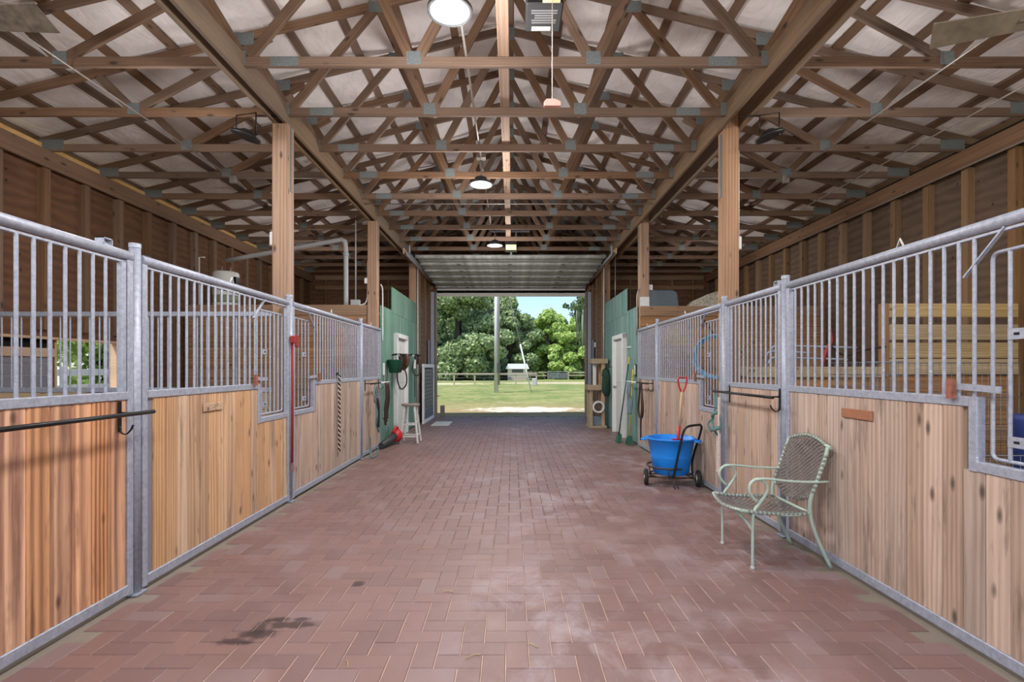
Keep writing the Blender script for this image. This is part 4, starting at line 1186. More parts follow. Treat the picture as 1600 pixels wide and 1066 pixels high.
mb = MB(); mb.tube(ring(c0, 0.255, 0.115), 0.010, 8, closed=True); mb.build('base_ring', M['cart'], t)
mb = MB(); mb.tube(ring(c0 + V((-0.02, 0, 0)), 0.262, 0.225, frm=100, to=285), 0.011, 8); mb.build('hoop', M['cart'], t)
for a in (120, 190, 250):
    p = c0 + V((0.262 * math.cos(math.radians(a)), 0.262 * math.sin(math.radians(a)), 0)); mb = MB(); mb.tube([p + V((-0.02, 0, 0.225)), p + V((0, 0, 0.115))], 0.008, 6); mb.build('upright', M['cart'], t)
mb = MB(); mb.tube([c0 + fw * 0.25 + V((0, 0, .115)), c0 - fw * 0.25 + V((0, 0, .115))], 0.008, 6); mb.tube([c0 + wd * 0.25 + V((0, 0, .115)), c0 - wd * 0.25 + V((0, 0, .115))], 0.008, 6); mb.build('cross_bars', M['cart'], t)
mb = MB()
for q in (-0.02, 0.02):
    mb.tube([c0 + fw * 0.26 + wd * q + V((0, 0, 0.115)), c0 + fw * 0.30 + wd * (q + 0.03) + V((0, 0, 0.0))], 0.006, 6)
mb.build('rest_leg', M['cart'], t)
mb = MB()
hp = [c0 + V((-0.06, -0.285, 0.13)), c0 + V((-0.03, -0.30, 0.30)), c0 + V((0.01, -0.32, 0.52)), c0 + V((0.045, -0.335, 0.68)), c0 + V((0.10, -0.335, 0.735)), c0 + V((0.24, -0.27, 0.745)), c0 + V((0.285, -0.21, 0.735)), c0 + V((0.305, -0.18, 0.69)), c0 + V((0.298, -0.10, 0.55)), c0 + V((0.295, 0.0, 0.42)), c0 + V((0.275, 0.05, 0.25)), c0 + V((0.27, 0.02, 0.12))]
mb.tube(spline(hp, 5), 0.0135, 10); mb.build('handle', M['black'], t)
# tub
tb = thing('tub', 'bright blue plastic muck tub standing on the small cart', 'tub', (cxx, cyy, 0.127))
mb = MB()
mb.lathe([(0.0, 0.130), (0.19, 0.130), (0.21, 0.145), (0.238, 0.33), (0.2405, 0.335), (0.2405, 0.35), (0.242, 0.36), (0.272, 0.545), (0.290, 0.550), (0.292, 0.562), (0.286, 0.568), (0.268, 0.562), (0.238, 0.36), (0.205, 0.15), (0.0, 0.142)], (cxx, cyy, 0), 48)
mb.build('body', M['blue_tub'], tb)
for s in (-1, 1):
    d = V((-0.85, 0.2, 0)).normalized() if s < 0 else V((0.85, -0.52, 0)).normalized()
    n = V((-d.y, d.x, 0)); p = c0 + d * 0.285 + V((0, 0, 0.545))
    mb = MB(); mb.tube(spline([p - n * 0.07, p + d * 0.05 - n * 0.055 + V((0, 0, -0.008)), p + d * 0.05 + n * 0.055 + V((0, 0, -0.008)), p + n * 0.07], 4), 0.013, 8); mb.build('grip', M['blue_tub'], tb)
# scoop
b0 = c0 + V((0.09, 0.02, 0.47)); b1 = c0 + V((0.155, 0.06, 1.12))
sc = thing('scoop_shovel', 'red scoop with wooden shaft and red D-grip standing in the blue tub', 'shovel', tuple(b0))
d = (b1 - b0).normalized()
mb = MB(); mb.tube([b0 + d * 0.22, b1], 0.016, 10); mb.build('shaft', M['pale_wood'], sc)
mb = MB(); mb.tube([b0 - d * 0.04, b0 + d * 0.23], [0.024, 0.019], 10); mb.build('socket', M['red_plastic'], sc)
mb = MB(); mb.tube(spline([b1 - d * 0.02, b1 + V((-0.035, 0, 0.06)), b1 + V((-0.045, 0, 0.16)), b1 + d * 0.165 + V((0.0, 0, 0)), b1 + V((0.06, 0, 0.16)), b1 + V((0.04, 0, 0.05)), b1 - d * 0.02], 4), 0.011, 8); mb.build('grip', M['red_plastic'], sc)
mb = MB(); bx = b0
pl = [bx + V((-0.13, 0, 0.04)), bx + V((-0.05, 0, 0.075)), bx + V((0.05, 0, 0.075)), bx + V((0.13, 0, 0.03)), bx + V((0.12, 0, -0.27)), bx + V((0.0, 0, -0.31)), bx + V((-0.12, 0, -0.27))]
mb.poly(pl, (0, 0.012, 0)); mb.build('blade', M['red_plastic'], sc, bevel=0.003)

# ---------------------------------------------------------------- stool
def stool():
    x, y, h = -1.50, 7.86 * 1.02, 0.73
    y = 9.75; x = -1.93
    t = thing('stool', 'tall white wooden stool with grey round seat by the white door', 'stool', (x, y, 0))
    mb = MB(); mb.lathe([(0.0, h), (0.165, h), (0.175, h - 0.008), (0.175, h - 0.03), (0.165, h - 0.038), (0.0, h - 0.038)], (x, y, 0), 28); mb.build('seat', M['grey_wood'], t)
    P = []
    for sx, sy in ((-1, -1), (1, -1), (1, 1), (-1, 1)):
        a = V((x + sx * 0.09, y + sy * 0.09, h - 0.038)); b = V((x + sx * 0.165, y + sy * 0.165, 0))
        member('leg', b, a, 0.036, 0.036, M['offwhite'], t, side=(0, 1, 0), c=0.006); P.append((a, b))
    for k in range(4):
        for q in ((0.44,) if k % 2 else (0.50,)) + ((0.78,) if k % 2 else (0.82,)):
            a = P[k][0].lerp(P[k][1], q); b = P[(k + 1) % 4][0].lerp(P[(k + 1) % 4][1], q)
            member('rung', a, b, 0.022, 0.03, M['offwhite'], t, c=0.004)
stool()

# ---------------------------------------------------------------- slatted gate leaning beyond the left green wall
t = thing('slatted_gate', 'white framed gate with dark grey slats beyond the green wall', 'gate', (-2.24, 13.7, 0))
xg, g0, g1 = -2.23, 12.82, 14.55
for zz in (0.05, 1.47): member('frame_rail', (xg, g0, zz), (xg, g1, zz), 0.05, 0.09, M['white'], t)
for yy in (g0 + 0.045, g1 - 0.045): member('frame_stile', (xg, yy, 0.10), (xg, yy, 1.42), 0.05, 0.09, M['white'], t, side=(0, 1, 0))
for k in range(13):
    zz = 0.145 + k * 0.1
    member('slat', (xg, g0 + 0.09, zz), (xg, g1 - 0.09, zz), 0.02, 0.092, M['slat'], t)
# mat by the gate
mb = MB(); mb.b2(-1.98, -1.55, 12.5, 13.4, 0.002, 0.018); tag(mb.build('floor_mat', M['offwhite']), 'pale grey mat lying on the pavers before the slatted gate', 'mat')

# ---------------------------------------------------------------- cat tree on the right
def cat_tree():
    x0, x1, y0, y1 = 1.80, 2.22, 11.95, 12.5
    t = thing('cat_tree', 'tan carpeted cat tree with platforms and round tunnel, right of the doorway', 'cat tree', ((x0 + x1) / 2, (y0 + y1) / 2, 0))
    c = M['carpet_tan']; w = M['pale_wood']
    mb = MB(); mb.b2(x0, x1, y0, y1, 0, 0.06); mb.build('base', c, t, bevel=0.008)
    mb = MB(); mb.b2(x0 - 0.03, x1 - 0.02, y0 - 0.02, y1, 0.89, 1.01); mb.build('middle_platform', c, t, bevel=0.012)
    mb = MB(); mb.b2(x0 + 0.07, x1 + 0.03, y0, y1, 1.51, 1.63); mb.build('top_platform', c, t, bevel=0.012)
    for (px, py, z0, z1, m) in ((x0 + 0.06, y0 + 0.08, .06, .89, c), (x1 - 0.08, y0 + 0.08, .06, 1.51, w), (x0 + 0.06, y1 - 0.08, .06, .89, c), (x1 - 0.08, y1 - 0.08, .06, 1.51, w), (x0 + 0.16, y0 + 0.2, 1.01, 1.51, M['offwhite'])):
        member('post', (px, py, z0), (px, py, z1), 0.08, 0.08, m, t, side=(0, 1, 0), c=0.012)
    cx_, cz = x0 + 0.22, 0.50
    mb = MB(); mb.lathe([(0.145, -0.02), (0.145, 0.3), (0.10, 0.3), (0.10, -0.02), (0.145, -0.02)], (cx_, y0 + 0.0, cz), 28, 'Y'); mb.build('tunnel', c, t)
    mb = MB(); mb.tube([V((cx_ + 0.122 * math.cos(a), y0 - 0.02, cz + 0.122 * math.sin(a))) for a in np.linspace(0, 2 * pi, 25)[:-1]], 0.026, 8, closed=True); mb.build('tunnel_rim', M['offwhite'], t)
    mb = MB(); mb.b2(x0 + 0.12, x0 + 0.32, y0 + 0.12, y0 + 0.2, 0.07, 0.28); mb.build('cubby_cloth', M['blue_grey'], t)
cat_tree()

# ---------------------------------------------------------------- hanging tack
def hang(name, label, cat, pts, r, mat, extra=None, seg=8, flat=None):
    t = thing(name, label, cat, tuple(min(pts, key=lambda p: p[2])))
    mb = MB(); mb.tube(spline(pts, 5), r, seg, flat=flat); mb.build('strap', M[mat], t)
    return t
# red strap
xs = XL + 0.06; ys = 5.33
t = thing('red_strap', 'long red webbing strap hanging on the second left post', 'strap', (xs, ys, 0.3))
mb = MB(); mb.tube([(xs, ys, 1.72), (xs + 0.005, ys, 1.2), (xs, ys, 0.42)], 0.014, 8, flat=(0.3, (0, 1, 0))); mb.build('webbing', M['red'], t)
mb = MB(); mb.b2(xs - 0.02, xs + 0.05, ys - 0.03, ys + 0.02, 1.66, 1.74); mb.b2(xs + 0.03, xs + 0.07, ys - 0.02, ys + 0.015, 1.62, 1.75); mb.build('buckle', M['red'], t, bevel=0.01)
mb = MB(); mb.tube([V((xs, ys, 0.37)) + V((0.02 * math.cos(a), 0, 0.045 * math.sin(a))) for a in np.linspace(0, 2 * pi, 13)[:-1]], 0.005, 6, closed=True); mb.build('snap_hook', M['rust'], t)
# striped twisted rope
t = thing('striped_rope', 'black and pale twisted rope hanging on the left stall panel', 'rope', (XL + 0.045, 6.82, 0.28))
for ph, m in ((0, 'rope_mix'), (pi, 'rope_white')):
    pts = [(XL + 0.05 + 0.009 * math.cos(a + ph), 6.82 + 0.009 * math.sin(a + ph), 1.30 - (a / (2 * pi)) * 0.062) for a in np.arange(0, 2 * pi * 16.4, pi / 5)]
    mb = MB(); mb.tube(pts, 0.009, 6); mb.build('strand', M[m], t)
mb = MB(); mb.tube(spline([(XL + 0.0, 6.82, 1.30), (XL + 0.03, 6.82, 1.34), (XL + 0.05, 6.82, 1.29)], 4), 0.01, 6); mb.build('loop', M['black'], t)
# teal halter on the far left door
x = XL + 0.16
t = thing('halter', 'dark teal rope halter hanging on the far left stall door', 'halter', (x, 8.2, 0.35))
mb = MB(); mb.tube(spline([(x, 8.20, 1.15), (x + .02, 8.22, 0.95), (x - .01, 8.3, 0.80), (x + .02, 8.24, 0.68), (x, 8.28, 0.5), (x + .01, 8.34, 0.40), (x, 8.43, 0.36), (x, 8.50, 0.45), (x, 8.46, 0.62), (x, 8.36, 0.78)], 5), 0.014, 6); mb.build('lead', M['teal'], t)
mb = MB(); mb.tube(spline([(x, 8.18, 1.12), (x + .01, 8.10, 1.0), (x, 8.18, 0.86), (x, 8.33, 0.90), (x, 8.36, 1.02), (x, 8.22, 1.14)], 5), 0.014, 6)
mb.tube(spline([(x, 8.12, 0.98), (x + .03, 8.22, 0.93), (x, 8.34, 0.98)], 4), 0.014, 6); mb.build('nose_loop', M['siding'], t)
mb = MB(); mb.tube(spline([(x, 8.20, 1.1), (x + .03, 8.28, 0.8), (x + .03, 8.27, 0.45)], 5), 0.02, 6); mb.build('cheek_strap', M['rope_mix'], t)
t = thing('bridle_straps', 'thick black straps hanging at the end of the far left stall door', 'straps', (x, 8.95, 0.4))
r = random.Random(4)
for k in range(4):
    y = 8.88 + k * 0.05
    mb = MB(); mb.tube(spline([(x, y, 1.15), (x + .02, y + r.uniform(-.02, .02), 0.9), (x - .01, y + r.uniform(-.03, .03), 0.65), (x, y + r.uniform(-.03, .03), 0.42 + 0.05 * k)], 4), 0.022, 6); mb.build('strap', M['leather'], t)
mb = MB(); mb.tube(spline([(x - 0.02, 7.99, 0.35), (x - .02, 8.0, 0.12), (x + 0.0, 7.95, 0.02), (x + 0.03, 8.12, 0.015), (x - 0.01, 8.40, 0.03), (x - 0.06, 8.60, 0.10)], 5), 0.011, 6)
tag(mb.build('green_lead_rope', M['teal']), 'green lead rope trailing on the pavers at the third left post', 'rope')

# black strap loop on the far right door
x = XR - 0.16
t = thing('lead_loop', 'black leather strap looped on the far right blanket bar', 'strap', (x, 8.5, 0.5))
mb = MB(); mb.tube(spline([(x, 8.52, 1.17), (x, 8.56, 0.95), (x, 8.62, 0.75), (x, 8.58, 0.62), (x, 8.48, 0.58), (x, 8.36, 0.62), (x, 8.32, 0.76), (x, 8.38, 0.95), (x, 8.46, 1.17)], 5), 0.016, 6); mb.build('loop', M['leather'], t)
mb = MB(); mb.tube(spline([(x + .01, 8.47, 1.16), (x + .01, 8.44, 0.8), (x, 8.47, 0.5), (x, 8.46, 0.22)], 5), 0.015, 6); mb.build('tail', M['leather'], t)
# blue cloth bundle
t = thing('blue_halter', 'pale blue halter bundle hanging beside the teal wall', 'halter', (x, 9.25, 0.6))
r = random.Random(8)
for k in range(5):
    y = 9.22 + 0.03 * k
    mb = MB(); mb.tube(spline([(x, y, 1.13), (x - .02, y + r.uniform(-.04, .06), 0.95), (x + .02, y + r.uniform(-.06, .06), 0.8), (x, y + r.uniform(-.02, .04), 0.58)], 4), 0.022, 6); mb.build('strap', M['blue_grey'], t)
# teal halter and white rope on the right door end
x = XR - 0.15
t = thing('halter', 'teal green halter with buckles hanging at the second right post', 'halter', (x, 5.35, 0.55))
for pts, rr in (([(x, 5.42, 1.12), (x, 5.38, 1.0), (x, 5.46, 0.86), (x, 5.40, 0.74), (x, 5.30, 0.72), (x, 5.26, 0.84), (x, 5.32, 1.0), (x, 5.36, 1.13)], 0.016),
                ([(x, 5.28, 0.96), (x - .03, 5.38, 0.92), (x, 5.48, 0.88)], 0.018), ([(x, 5.26, 0.80), (x - .04, 5.36, 0.76), (x, 5.46, 0.78)], 0.022), ([(x, 5.44, 0.88), (x - .03, 5.52, 0.80), (x, 5.48, 0.72)], 0.016)):
    mb = MB(); mb.tube(spline(pts, 5), rr, 6, flat=(0.5, (1, 0, 0))); mb.build('strap', M['teal'], t)
for p in ((x - 0.02, 5.46, 0.76), (x - 0.02, 5.36, 0.70)):
    mb = MB(); mb.tube([V(p) + V((0, 0.022 * math.cos(a), 0.022 * math.sin(a))) for a in np.linspace(0, 2 * pi, 11)[:-1]], 0.005, 6, closed=True); mb.build('ring', M['conduit'], t)
t = thing('white_rope', 'white twisted lead rope hanging beside the teal halter', 'rope', (x, 5.28, 0.3))
for ph in (0, 2.1, 4.2):
    pts = [(x + 0.008 * math.cos(a + ph), 5.285 + 0.008 * math.sin(a + ph), 1.10 - (a / (2 * pi)) * 0.06) for a in np.arange(0, 2 * pi * 13.4, pi / 4)]
    mb = MB(); mb.tube(pts, 0.0085, 5); mb.build('strand', M['rope_white'], t)
for ph in (0, pi):
    pts = [(x + 0.01 + 0.008 * math.cos(a + ph), 5.35 + 0.008 * math.sin(a + ph), 0.72 - (a / (2 * pi)) * 0.06) for a in np.arange(0, 2 * pi * 7, pi / 4)]
    mb = MB(); mb.tube(pts, 0.0085, 5); mb.build('strand', M['rope_white'], t)

# bridles on the green wall
def bridle(y, x, z, label, small=False):
    t = thing('bridle_hook', label, 'tack', (x, y, z - 0.5))
    k = 0.7 if small else 1.0
    mb = MB(); mb.tube(spline([(x - 0.16, y, z), (x - 0.02, y - 0.02, z + 0.02), (x + 0.12, y, z + 0.01), (x + 0.22 * k, y, z)], 4), 0.018, 8); mb.build('hook_arm', M['black'], t)
    for j, (ox, dy, dz, rr) in enumerate(((0.02, 0.0, 0.34, 0.05), (0.09, 0.03, 0.30, 0.055), (0.14, -0.02, 0.26, 0.045))[:2 if small else 3]):
        mb = MB(); mb.tube(spline([(x + ox, y + dy, z + 0.03), (x + ox + 0.03, y + dy, z - dz * 0.4 * k), (x + ox, y + dy, z - dz * k)], 4), [rr * k * f for f in (0.5, 0.8, 1, 1, 1, 1, 0.9, 0.7, 0.3)], 8, flat=(0.6, (0, 1, 0)))
        mb.build('leather_pad', M['brown_leather'] if j else M['leather'], t)
    mb = MB(); mb.tube(spline([(x + 0.0, y, z - 0.1), (x - 0.03, y, z - 0.45 * k), (x + 0.04, y, z - 0.66 * k), (x + 0.14, y, z - 0.58 * k), (x + 0.15, y, z - 0.40 * k), (x + 0.09, y, z - 0.22 * k)], 5), 0.014, 6); mb.build('rein', M['leather'], t)
    for (ox, oz) in ((0.0, 0.0), (0.03, -0.12)):
        mb = MB(); mb.tube([V((x + ox, y - 0.06, z + oz)) + V((0.022 * math.cos(a), 0, 0.022 * math.sin(a))) for a in np.linspace(0, 2 * pi, 11)[:-1]], 0.006, 6, closed=True); mb.build('ring', M['white'], t)
    if small:
        mb = MB(); mb.tube([(x + 0.02, y, z - 0.1), (x + 0.02, y, z - 0.95)], 0.008, 6); mb.build('cord', M['leather'], t)
        mb = MB(); mb.b2(x + 0.0, x + 0.05, y - 0.03, y - 0.02, z - 0.3, z - 0.1); mb.build('white_tag', M['white'], t)
bridle(10.05, XL + 0.13, 1.66, 'brown leather bridle and straps on a hook on the green wall')
bridle(11.75, XL + 0.10, 1.70, 'smaller black bridle hanging right of the white door', True)
t = thing('green_bucket', 'dark green bucket hanging on the green wall behind the bridle', 'bucket', (XL + 0.13, 9.62, 1.30))
mb = MB(); mb.lathe([(0.10, 0.0), (0.0, 0.0), (0.10, 0.0), (0.135, 0.24), (0.14, 0.245), (0.13, 0.24), (0.095, 0.01), (0.0, 0.01)], (XL + 0.145, 9.62, 1.32), 24); mb.build('body', M['hunter'], t)
mb = MB(); mb.tube(arc((XL + 0.145, 9.62, 1.56), 0.13, 0, 180, 10, 'YZ', 0.12), 0.005, 6); mb.build('bail', M['black'], t)
# cordless blower lying by the wall
t = thing('leaf_blower', 'red and dark grey blower lying on the floor by the green wall', 'blower', (-2.16, 9.3, 0))
D = V((-0.07, -0.32, 0))
mb = MB(); mb.tube([V(p) + D for p in ((-2.20, 9.20, 0.06), (-2.15, 9.45, 0.10), (-2.10, 9.7, 0.15))], [0.055, 0.06, 0.075], 12); mb.build('nozzle', M['darkgrey'], t)
mb = MB(); mb.tube([V(p) + D for p in ((-2.10, 9.7, 0.15), (-2.07, 9.80, 0.16), (-2.06, 9.88, 0.14))], [0.085, 0.125, 0.09], 14); mb.build('motor_body', M['red_plastic'], t)
mb = MB(); mb.tube(spline([V(p) + D for p in ((-2.10, 9.68, 0.22), (-2.08, 9.72, 0.31), (-2.06, 9.82, 0.31), (-2.05, 9.87, 0.21))], 4), 0.022, 8); mb.build('grip', M['red_plastic'], t)
mb = MB(); mb.b2(XL + 0.0, XL + 0.03, 9.28, 9.36, 1.28, 1.50)
tag(mb.build('wall_gauge', M['label'], bevel=0.008), 'small white wall gauge at the edge of the left green wall', 'gauge')
t = thing('wall_outlet', 'small white outlet with cord low on the left green wall', 'outlet', (XL + 0.01, 9.35, 0.48))
mb = MB(); mb.b2(XL + 0.0, XL + 0.025, 9.32, 9.42, 0.50, 0.62); mb.build('box', M['white'], t, bevel=0.006)
mb = MB(); mb.tube([(XL + 0.018, 9.37, 0.62), (XL + 0.018, 9.37, 1.28)], 0.006, 6); mb.build('cable', M['conduit'], t)

# right wall bits: thermometer, broom, rake, net bag
t = thing('wall_thermometer', 'small white thermometer on the teal wall above the broom', 'thermometer', (XR - 0.01, 9.52, 1.27))
mb = MB(); mb.b2(XR + 0.0, XR - 0.02, 9.40, 9.50, 1.25, 1.48); mb.build('case', M['black'], t, bevel=0.004)
mb = MB(); mb.b2(XR - 0.02, XR - 0.024, 9.415, 9.485, 1.29, 1.46); mb.build('face', M['label'], t)
t = thing('wall_hook_strip', 'short white double hook on the teal wall beside the door', 'hook', (XR - 0.01, 10.0, 1.80))
mb = MB(); mb.b2(XR + 0.0, XR - 0.015, 9.85, 10.15, 1.80, 1.83)
for yy in (9.9, 10.1): mb.tube([(XR - 0.01, yy, 1.81), (XR - 0.06, yy, 1.80), (XR - 0.07, yy, 1.83)], 0.006, 6)
mb.build('strip', M['white'], t)
for (name, lab, x0, y0, x1, y1, ztop_, hm, headm) in (
        ('broom', 'yellow handled broom with green head against the teal wall', 2.16, 9.45, 2.24, 9.48, 1.38, 'yellow', 'hunter'),
        ('rake', 'green handled stall rake with yellow tip against the teal wall', 2.02, 9.70, 2.235, 9.75, 1.62, 'hunter', 'hunter')):
    t = thing(name, lab, name, (x0, y0, 0))
    mb = MB(); mb.tube([(x0, y0, 0.12), (x1, y1, ztop_)], 0.013, 8); mb.build('handle', M[hm], t)
    mb = MB(); mb.poly([(x0 - 0.05, y0 - 0.12, 0.0), (x0 - 0.05, y0 + 0.12, 0.0), (x0 - 0.02, y0 + 0.07, 0.15), (x0 - 0.02, y0 - 0.07, 0.15)], (0.07, 0, 0)); mb.build('head', M[headm], t, bevel=0.005)
    mb = MB(); e = V((x1, y1, ztop_)); d = (e - V((x0, y0, 0.12))).normalized(); mb.tube([e - d * 0.14, e + d * 0.003], 0.0145, 8); mb.build('handle_tip', M['yellow'], t)
t = thing('net_bag', 'dark green hay net bunched on a hook left of the white door', 'bag', (XR - 0.1, 12.0, 0.8))
mb = MB(); r = random.Random(11)
prof = [(0.03, 0.62), (0.12, 0.58), (0.16, 0.45), (0.17, 0.3), (0.15, 0.12), (0.10, 0.02), (0.03, 0.0)]
mb.lathe([(a * 0.55, z) for a, z in prof], (XR - 0.16, 11.62, 0.78), 20, cap=True)
for v in mb.b.verts: v.co += V((r.uniform(-.028, .028), r.uniform(-.028, .028), r.uniform(-.02, .02)))
mb.build('bunched_net', M['green_fabric'], t)
mb = MB(); mb.tube([(XR + 0.0, 11.62, 1.45), (XR - 0.16, 11.62, 1.42), (XR - 0.16, 11.62, 1.38)], 0.008, 6); mb.build('hook', M['black'], t)
mb = MB(); mb.b2(XR + 0.02, XR - 0.02, 14.05, 14.15, 1.98, 2.12)
tag(mb.build('switch_box', M['white'], bevel=0.01), 'small white switch box on the plywood strip right of the doorway', 'switch')

# blue hose coil behind the bars
t = thing('hose_coil', 'light blue hose coil hanging behind the right feed hatch bars', 'hose', (2.6, 6.2, 1.2))
c = V((2.54, 6.40, 1.55)); u = V((0.80, -0.60, 0)).normalized()
for k in range(3):
    R_ = 0.27 - 0.014 * k; off = V((0.6, 0.8, 0)) * 0.02 * k
    mb = MB(); mb.tube([c + off + u * R_ * math.cos(a) + V((0, 0, R_ * math.sin(a))) for a in np.linspace(0, 2 * pi, 41)[:-1]], 0.012, 8, closed=True); mb.build('hose_turn', M['blue_hose'], t)
mb = MB(); mb.tube([(c.x, c.y + 0.03, 1.82), (2.42, 6.36, 1.96), (XR + 0.02, 6.32, 2.07)], 0.008, 6); mb.build('hanger_strap', M['black'], t)

# ---------------------------------------------------------------- loft contents
yl = 9.60
t = thing('water_heater', 'white cylindrical water heater on the left loft near the wall', 'water heater', (-5.36, yl, 2.48))
mb = MB(); mb.lathe([(0.0, 0), (0.215, 0), (0.225, 0.01), (0.225, 0.69), (0.21, 0.72), (0.0, 0.725)], (-5.36, yl, 2.48), 36); mb.build('tank', M['tank'], t)
mb = MB(); mb.lathe([(0.226, 0.14), (0.2275, 0.14), (0.2275, 0.28), (0.226, 0.28)], (-5.36, yl, 2.48), 36); mb.build('lower_band', M['olive'], t)
mb = MB(); mb.tube([(-5.36 - 0.08, yl, 3.2), (-5.36 - 0.08, yl, 3.32)], 0.012); mb.tube([(-5.36 + 0.08, yl, 3.2), (-5.36 + 0.08, yl, 3.3)], 0.012); mb.build('pipe_stub', M['conduit'], t)
mb = MB(); mb.b2(-5.16, -5.11, yl - 0.12, yl + 0.02, 2.85, 3.1); mb.build('control_cover', M['black'], t)
mb = MB(); mb.tube([(-5.62, 9.2, 2.5), (-5.62, 9.2, 3.40), (-5.52, 9.2, 3.40)], 0.014); tag(mb.build('water_pipe', M['white']), 'white water pipe standing left of the water heater', 'pipe')
t = thing('electrical_box', 'grey electrical box on the left wall near the water heater', 'electrical box', (-5.75, 8.0, 3.0))
mb = MB(); mb.b2(-5.76, -5.70, 7.93, 8.10, 2.95, 3.17); mb.build('case', M['siding'], t, bevel=0.01)
mb = MB(); mb.tube([(-5.73, 8.0, 2.0), (-5.73, 8.0, 2.95)], 0.013); mb.build('conduit_pipe', M['conduit'], t)

lz = 2.5
xv, yv = -2.98, 9.19
t = thing('vent_pipe', 'thick grey plastic pipe rising from the left loft and bending away', 'pipe', (xv, yv, lz))
mb = MB(); mb.tube(spline([(xv, yv, lz), (xv, yv, 3.3), (xv - 0.01, yv, 3.62), (xv - 0.06, yv, 3.70), (xv - 0.3, yv + 0.02, 3.68), (xv - 2.2, yv + 0.1, 3.36)], 4), 0.042, 12); mb.build('pipe', M['pvc'], t)
mb = MB(); mb.lathe([(0.048, -0.03), (0.05, -0.03), (0.05, 0.03), (0.048, 0.03)], (xv, yv, 3.45), 14); mb.build('coupling', M['pvc'], t)
t = thing('loft_conduit', 'thin grey conduit rising from a square box on the left loft', 'conduit', (-2.82, 9.17, lz))
mb = MB(); mb.tube([(-2.80, 9.17, lz + 0.12), (-2.80, 9.17, 4.05)], 0.012); mb.build('pipe', M['pvc'], t)
mb = MB(); mb.b2(-2.88, -2.72, 9.12, 9.2, lz - 0.02, lz + 0.13); mb.build('junction_box', M['pvc'], t, bevel=0.008)
t = thing('cable_coil', 'black cable coiled on the edge of the left loft', 'cable', (-3.0, 9.3, lz))
for k in range(3):
    mb = MB(); mb.tube([V((-2.95, 9.52, lz + 0.03 + k * 0.025)) + V(((0.42 - .03 * k) * math.cos(a), 0.22 * math.sin(a), 0.03 * math.sin(a))) for a in np.linspace(0, 2 * pi, 30)[:-1]], 0.012, 6, closed=True); mb.build('turn', M['rubber'], t)
run('wall_cable', 'white conduit elbow on the left post beside the green wall', [(XL + 0.005, 9.15, 2.9), (XL + 0.015, 9.2, 2.86), (XL + 0.015, 9.24, 2.75), (XL + 0.015, 9.24, 2.3), (XL + 0.015, 9.24, 1.9)], 0.012, 'white')
run('wall_cable', 'white cable on the stall side of the second left post', [(BXL - 0.09, 9.05, 3.3), (BXL - 0.09, 9.05, 2.75), (BXL - 0.13, 9.05, 2.56), (BXL - 0.25, 9.05, 2.52)], 0.012, 'white', box=[(BXL - 0.10, 9.05, 2.95)])
run('aisle_conduit', 'pale conduit running down the left plywood strip beside the green wall', [(XL + 0.02, 12.66, 3.9), (XL + 0.02, 12.66, 0.3)], 0.013, 'white')
run('aisle_conduit', 'pale conduit running down beside the teal wall on the right', [(XR - 0.02, 12.66, 3.9), (XR - 0.02, 12.66, 1.4)], 0.013, 'white')
run('aisle_conduit', 'thin conduit dropping behind the top of the teal wall', [(XR + 0.05, 11.6, 4.0), (XR + 0.05, 11.6, 2.6)], 0.009, 'conduit')
run('wall_cable', 'grey conduit elbow beside the second right post', [(XR - 0.02, 9.30, 2.0), (XR - 0.02, 9.30, 2.65), (XR - 0.0, 9.30, 2.80), (XR + 0.03, 9.30, 2.84)], 0.013, 'conduit')
run('wall_cable', 'white cable down the far side of the second right post', [(BXR + 0.095, 9.37, 3.7), (BXR + 0.095, 9.37, 2.9)], 0.012, 'white', box=[(BXR + 0.115, 9.35, 2.88)])
mb = MB(); mb.b2(BXR - 0.085, BXR + 0.085, 9.37 - 0.095, 9.37 - 0.084, 2.51, 2.70)
tag(mb.build('post_cover', M['white'], bevel=0.004), 'white square cover at the foot of the second right post above the planks', 'cover')
for sx, x, yb_ in ((-1, BXL - 0.1125, BAY[1]), (1, BXR + 0.1125, BAYR[1])):
    mb = MB(); mb.b2(x - 0.03, x + 0.03, yb_ - 0.02, yb_ + 0.04, 2.72, 2.87)
    tag(mb.build('post_box', M['white'], bevel=0.01), 'white plastic box on the stall side of the nearest %s post' % ('left' if sx < 0 else 'right'), 'box')
mb = MB(); x = BXR + 0.084; mb.tube([(x + 0.008, BAYR[1] - 0.05, 2.85), (x + 0.008, BAYR[1] - 0.05, 3.8)], 0.008)
tag(mb.build('post_wire', M['white']), 'thin white wire up the nearest right post', 'wire')
# tote and bag on right loft
t = thing('storage_tote', 'blue grey plastic tote on the right loft behind the post', 'tote', (2.9, 10.1, 2.48))
mb = MB(); mb.poly([(2.56, 9.9, 2.48), (3.25, 9.9, 2.48), (3.20, 9.9, 2.86), (3.12, 9.9, 2.92), (2.62, 9.9, 2.92)], (0, 0.5, 0)); mb.build('body', M['blue_grey'], t, bevel=0.02)
t = thing('plastic_bag', 'cloudy grey plastic bag of stuff lying on the right loft', 'bag', (3.75, 9.85, 2.48))
mb = MB(); mb.poly([(3.36, 9.7, 2.48), (4.14, 9.7, 2.48), (4.14, 9.7, 2.94), (3.80, 9.7, 2.84), (3.47, 9.7, 2.70), (3.36, 9.7, 2.58)], (0, 0.3, 0)); mb.build('bag_body', M['plastic_clear'], t, bevel=0.02)

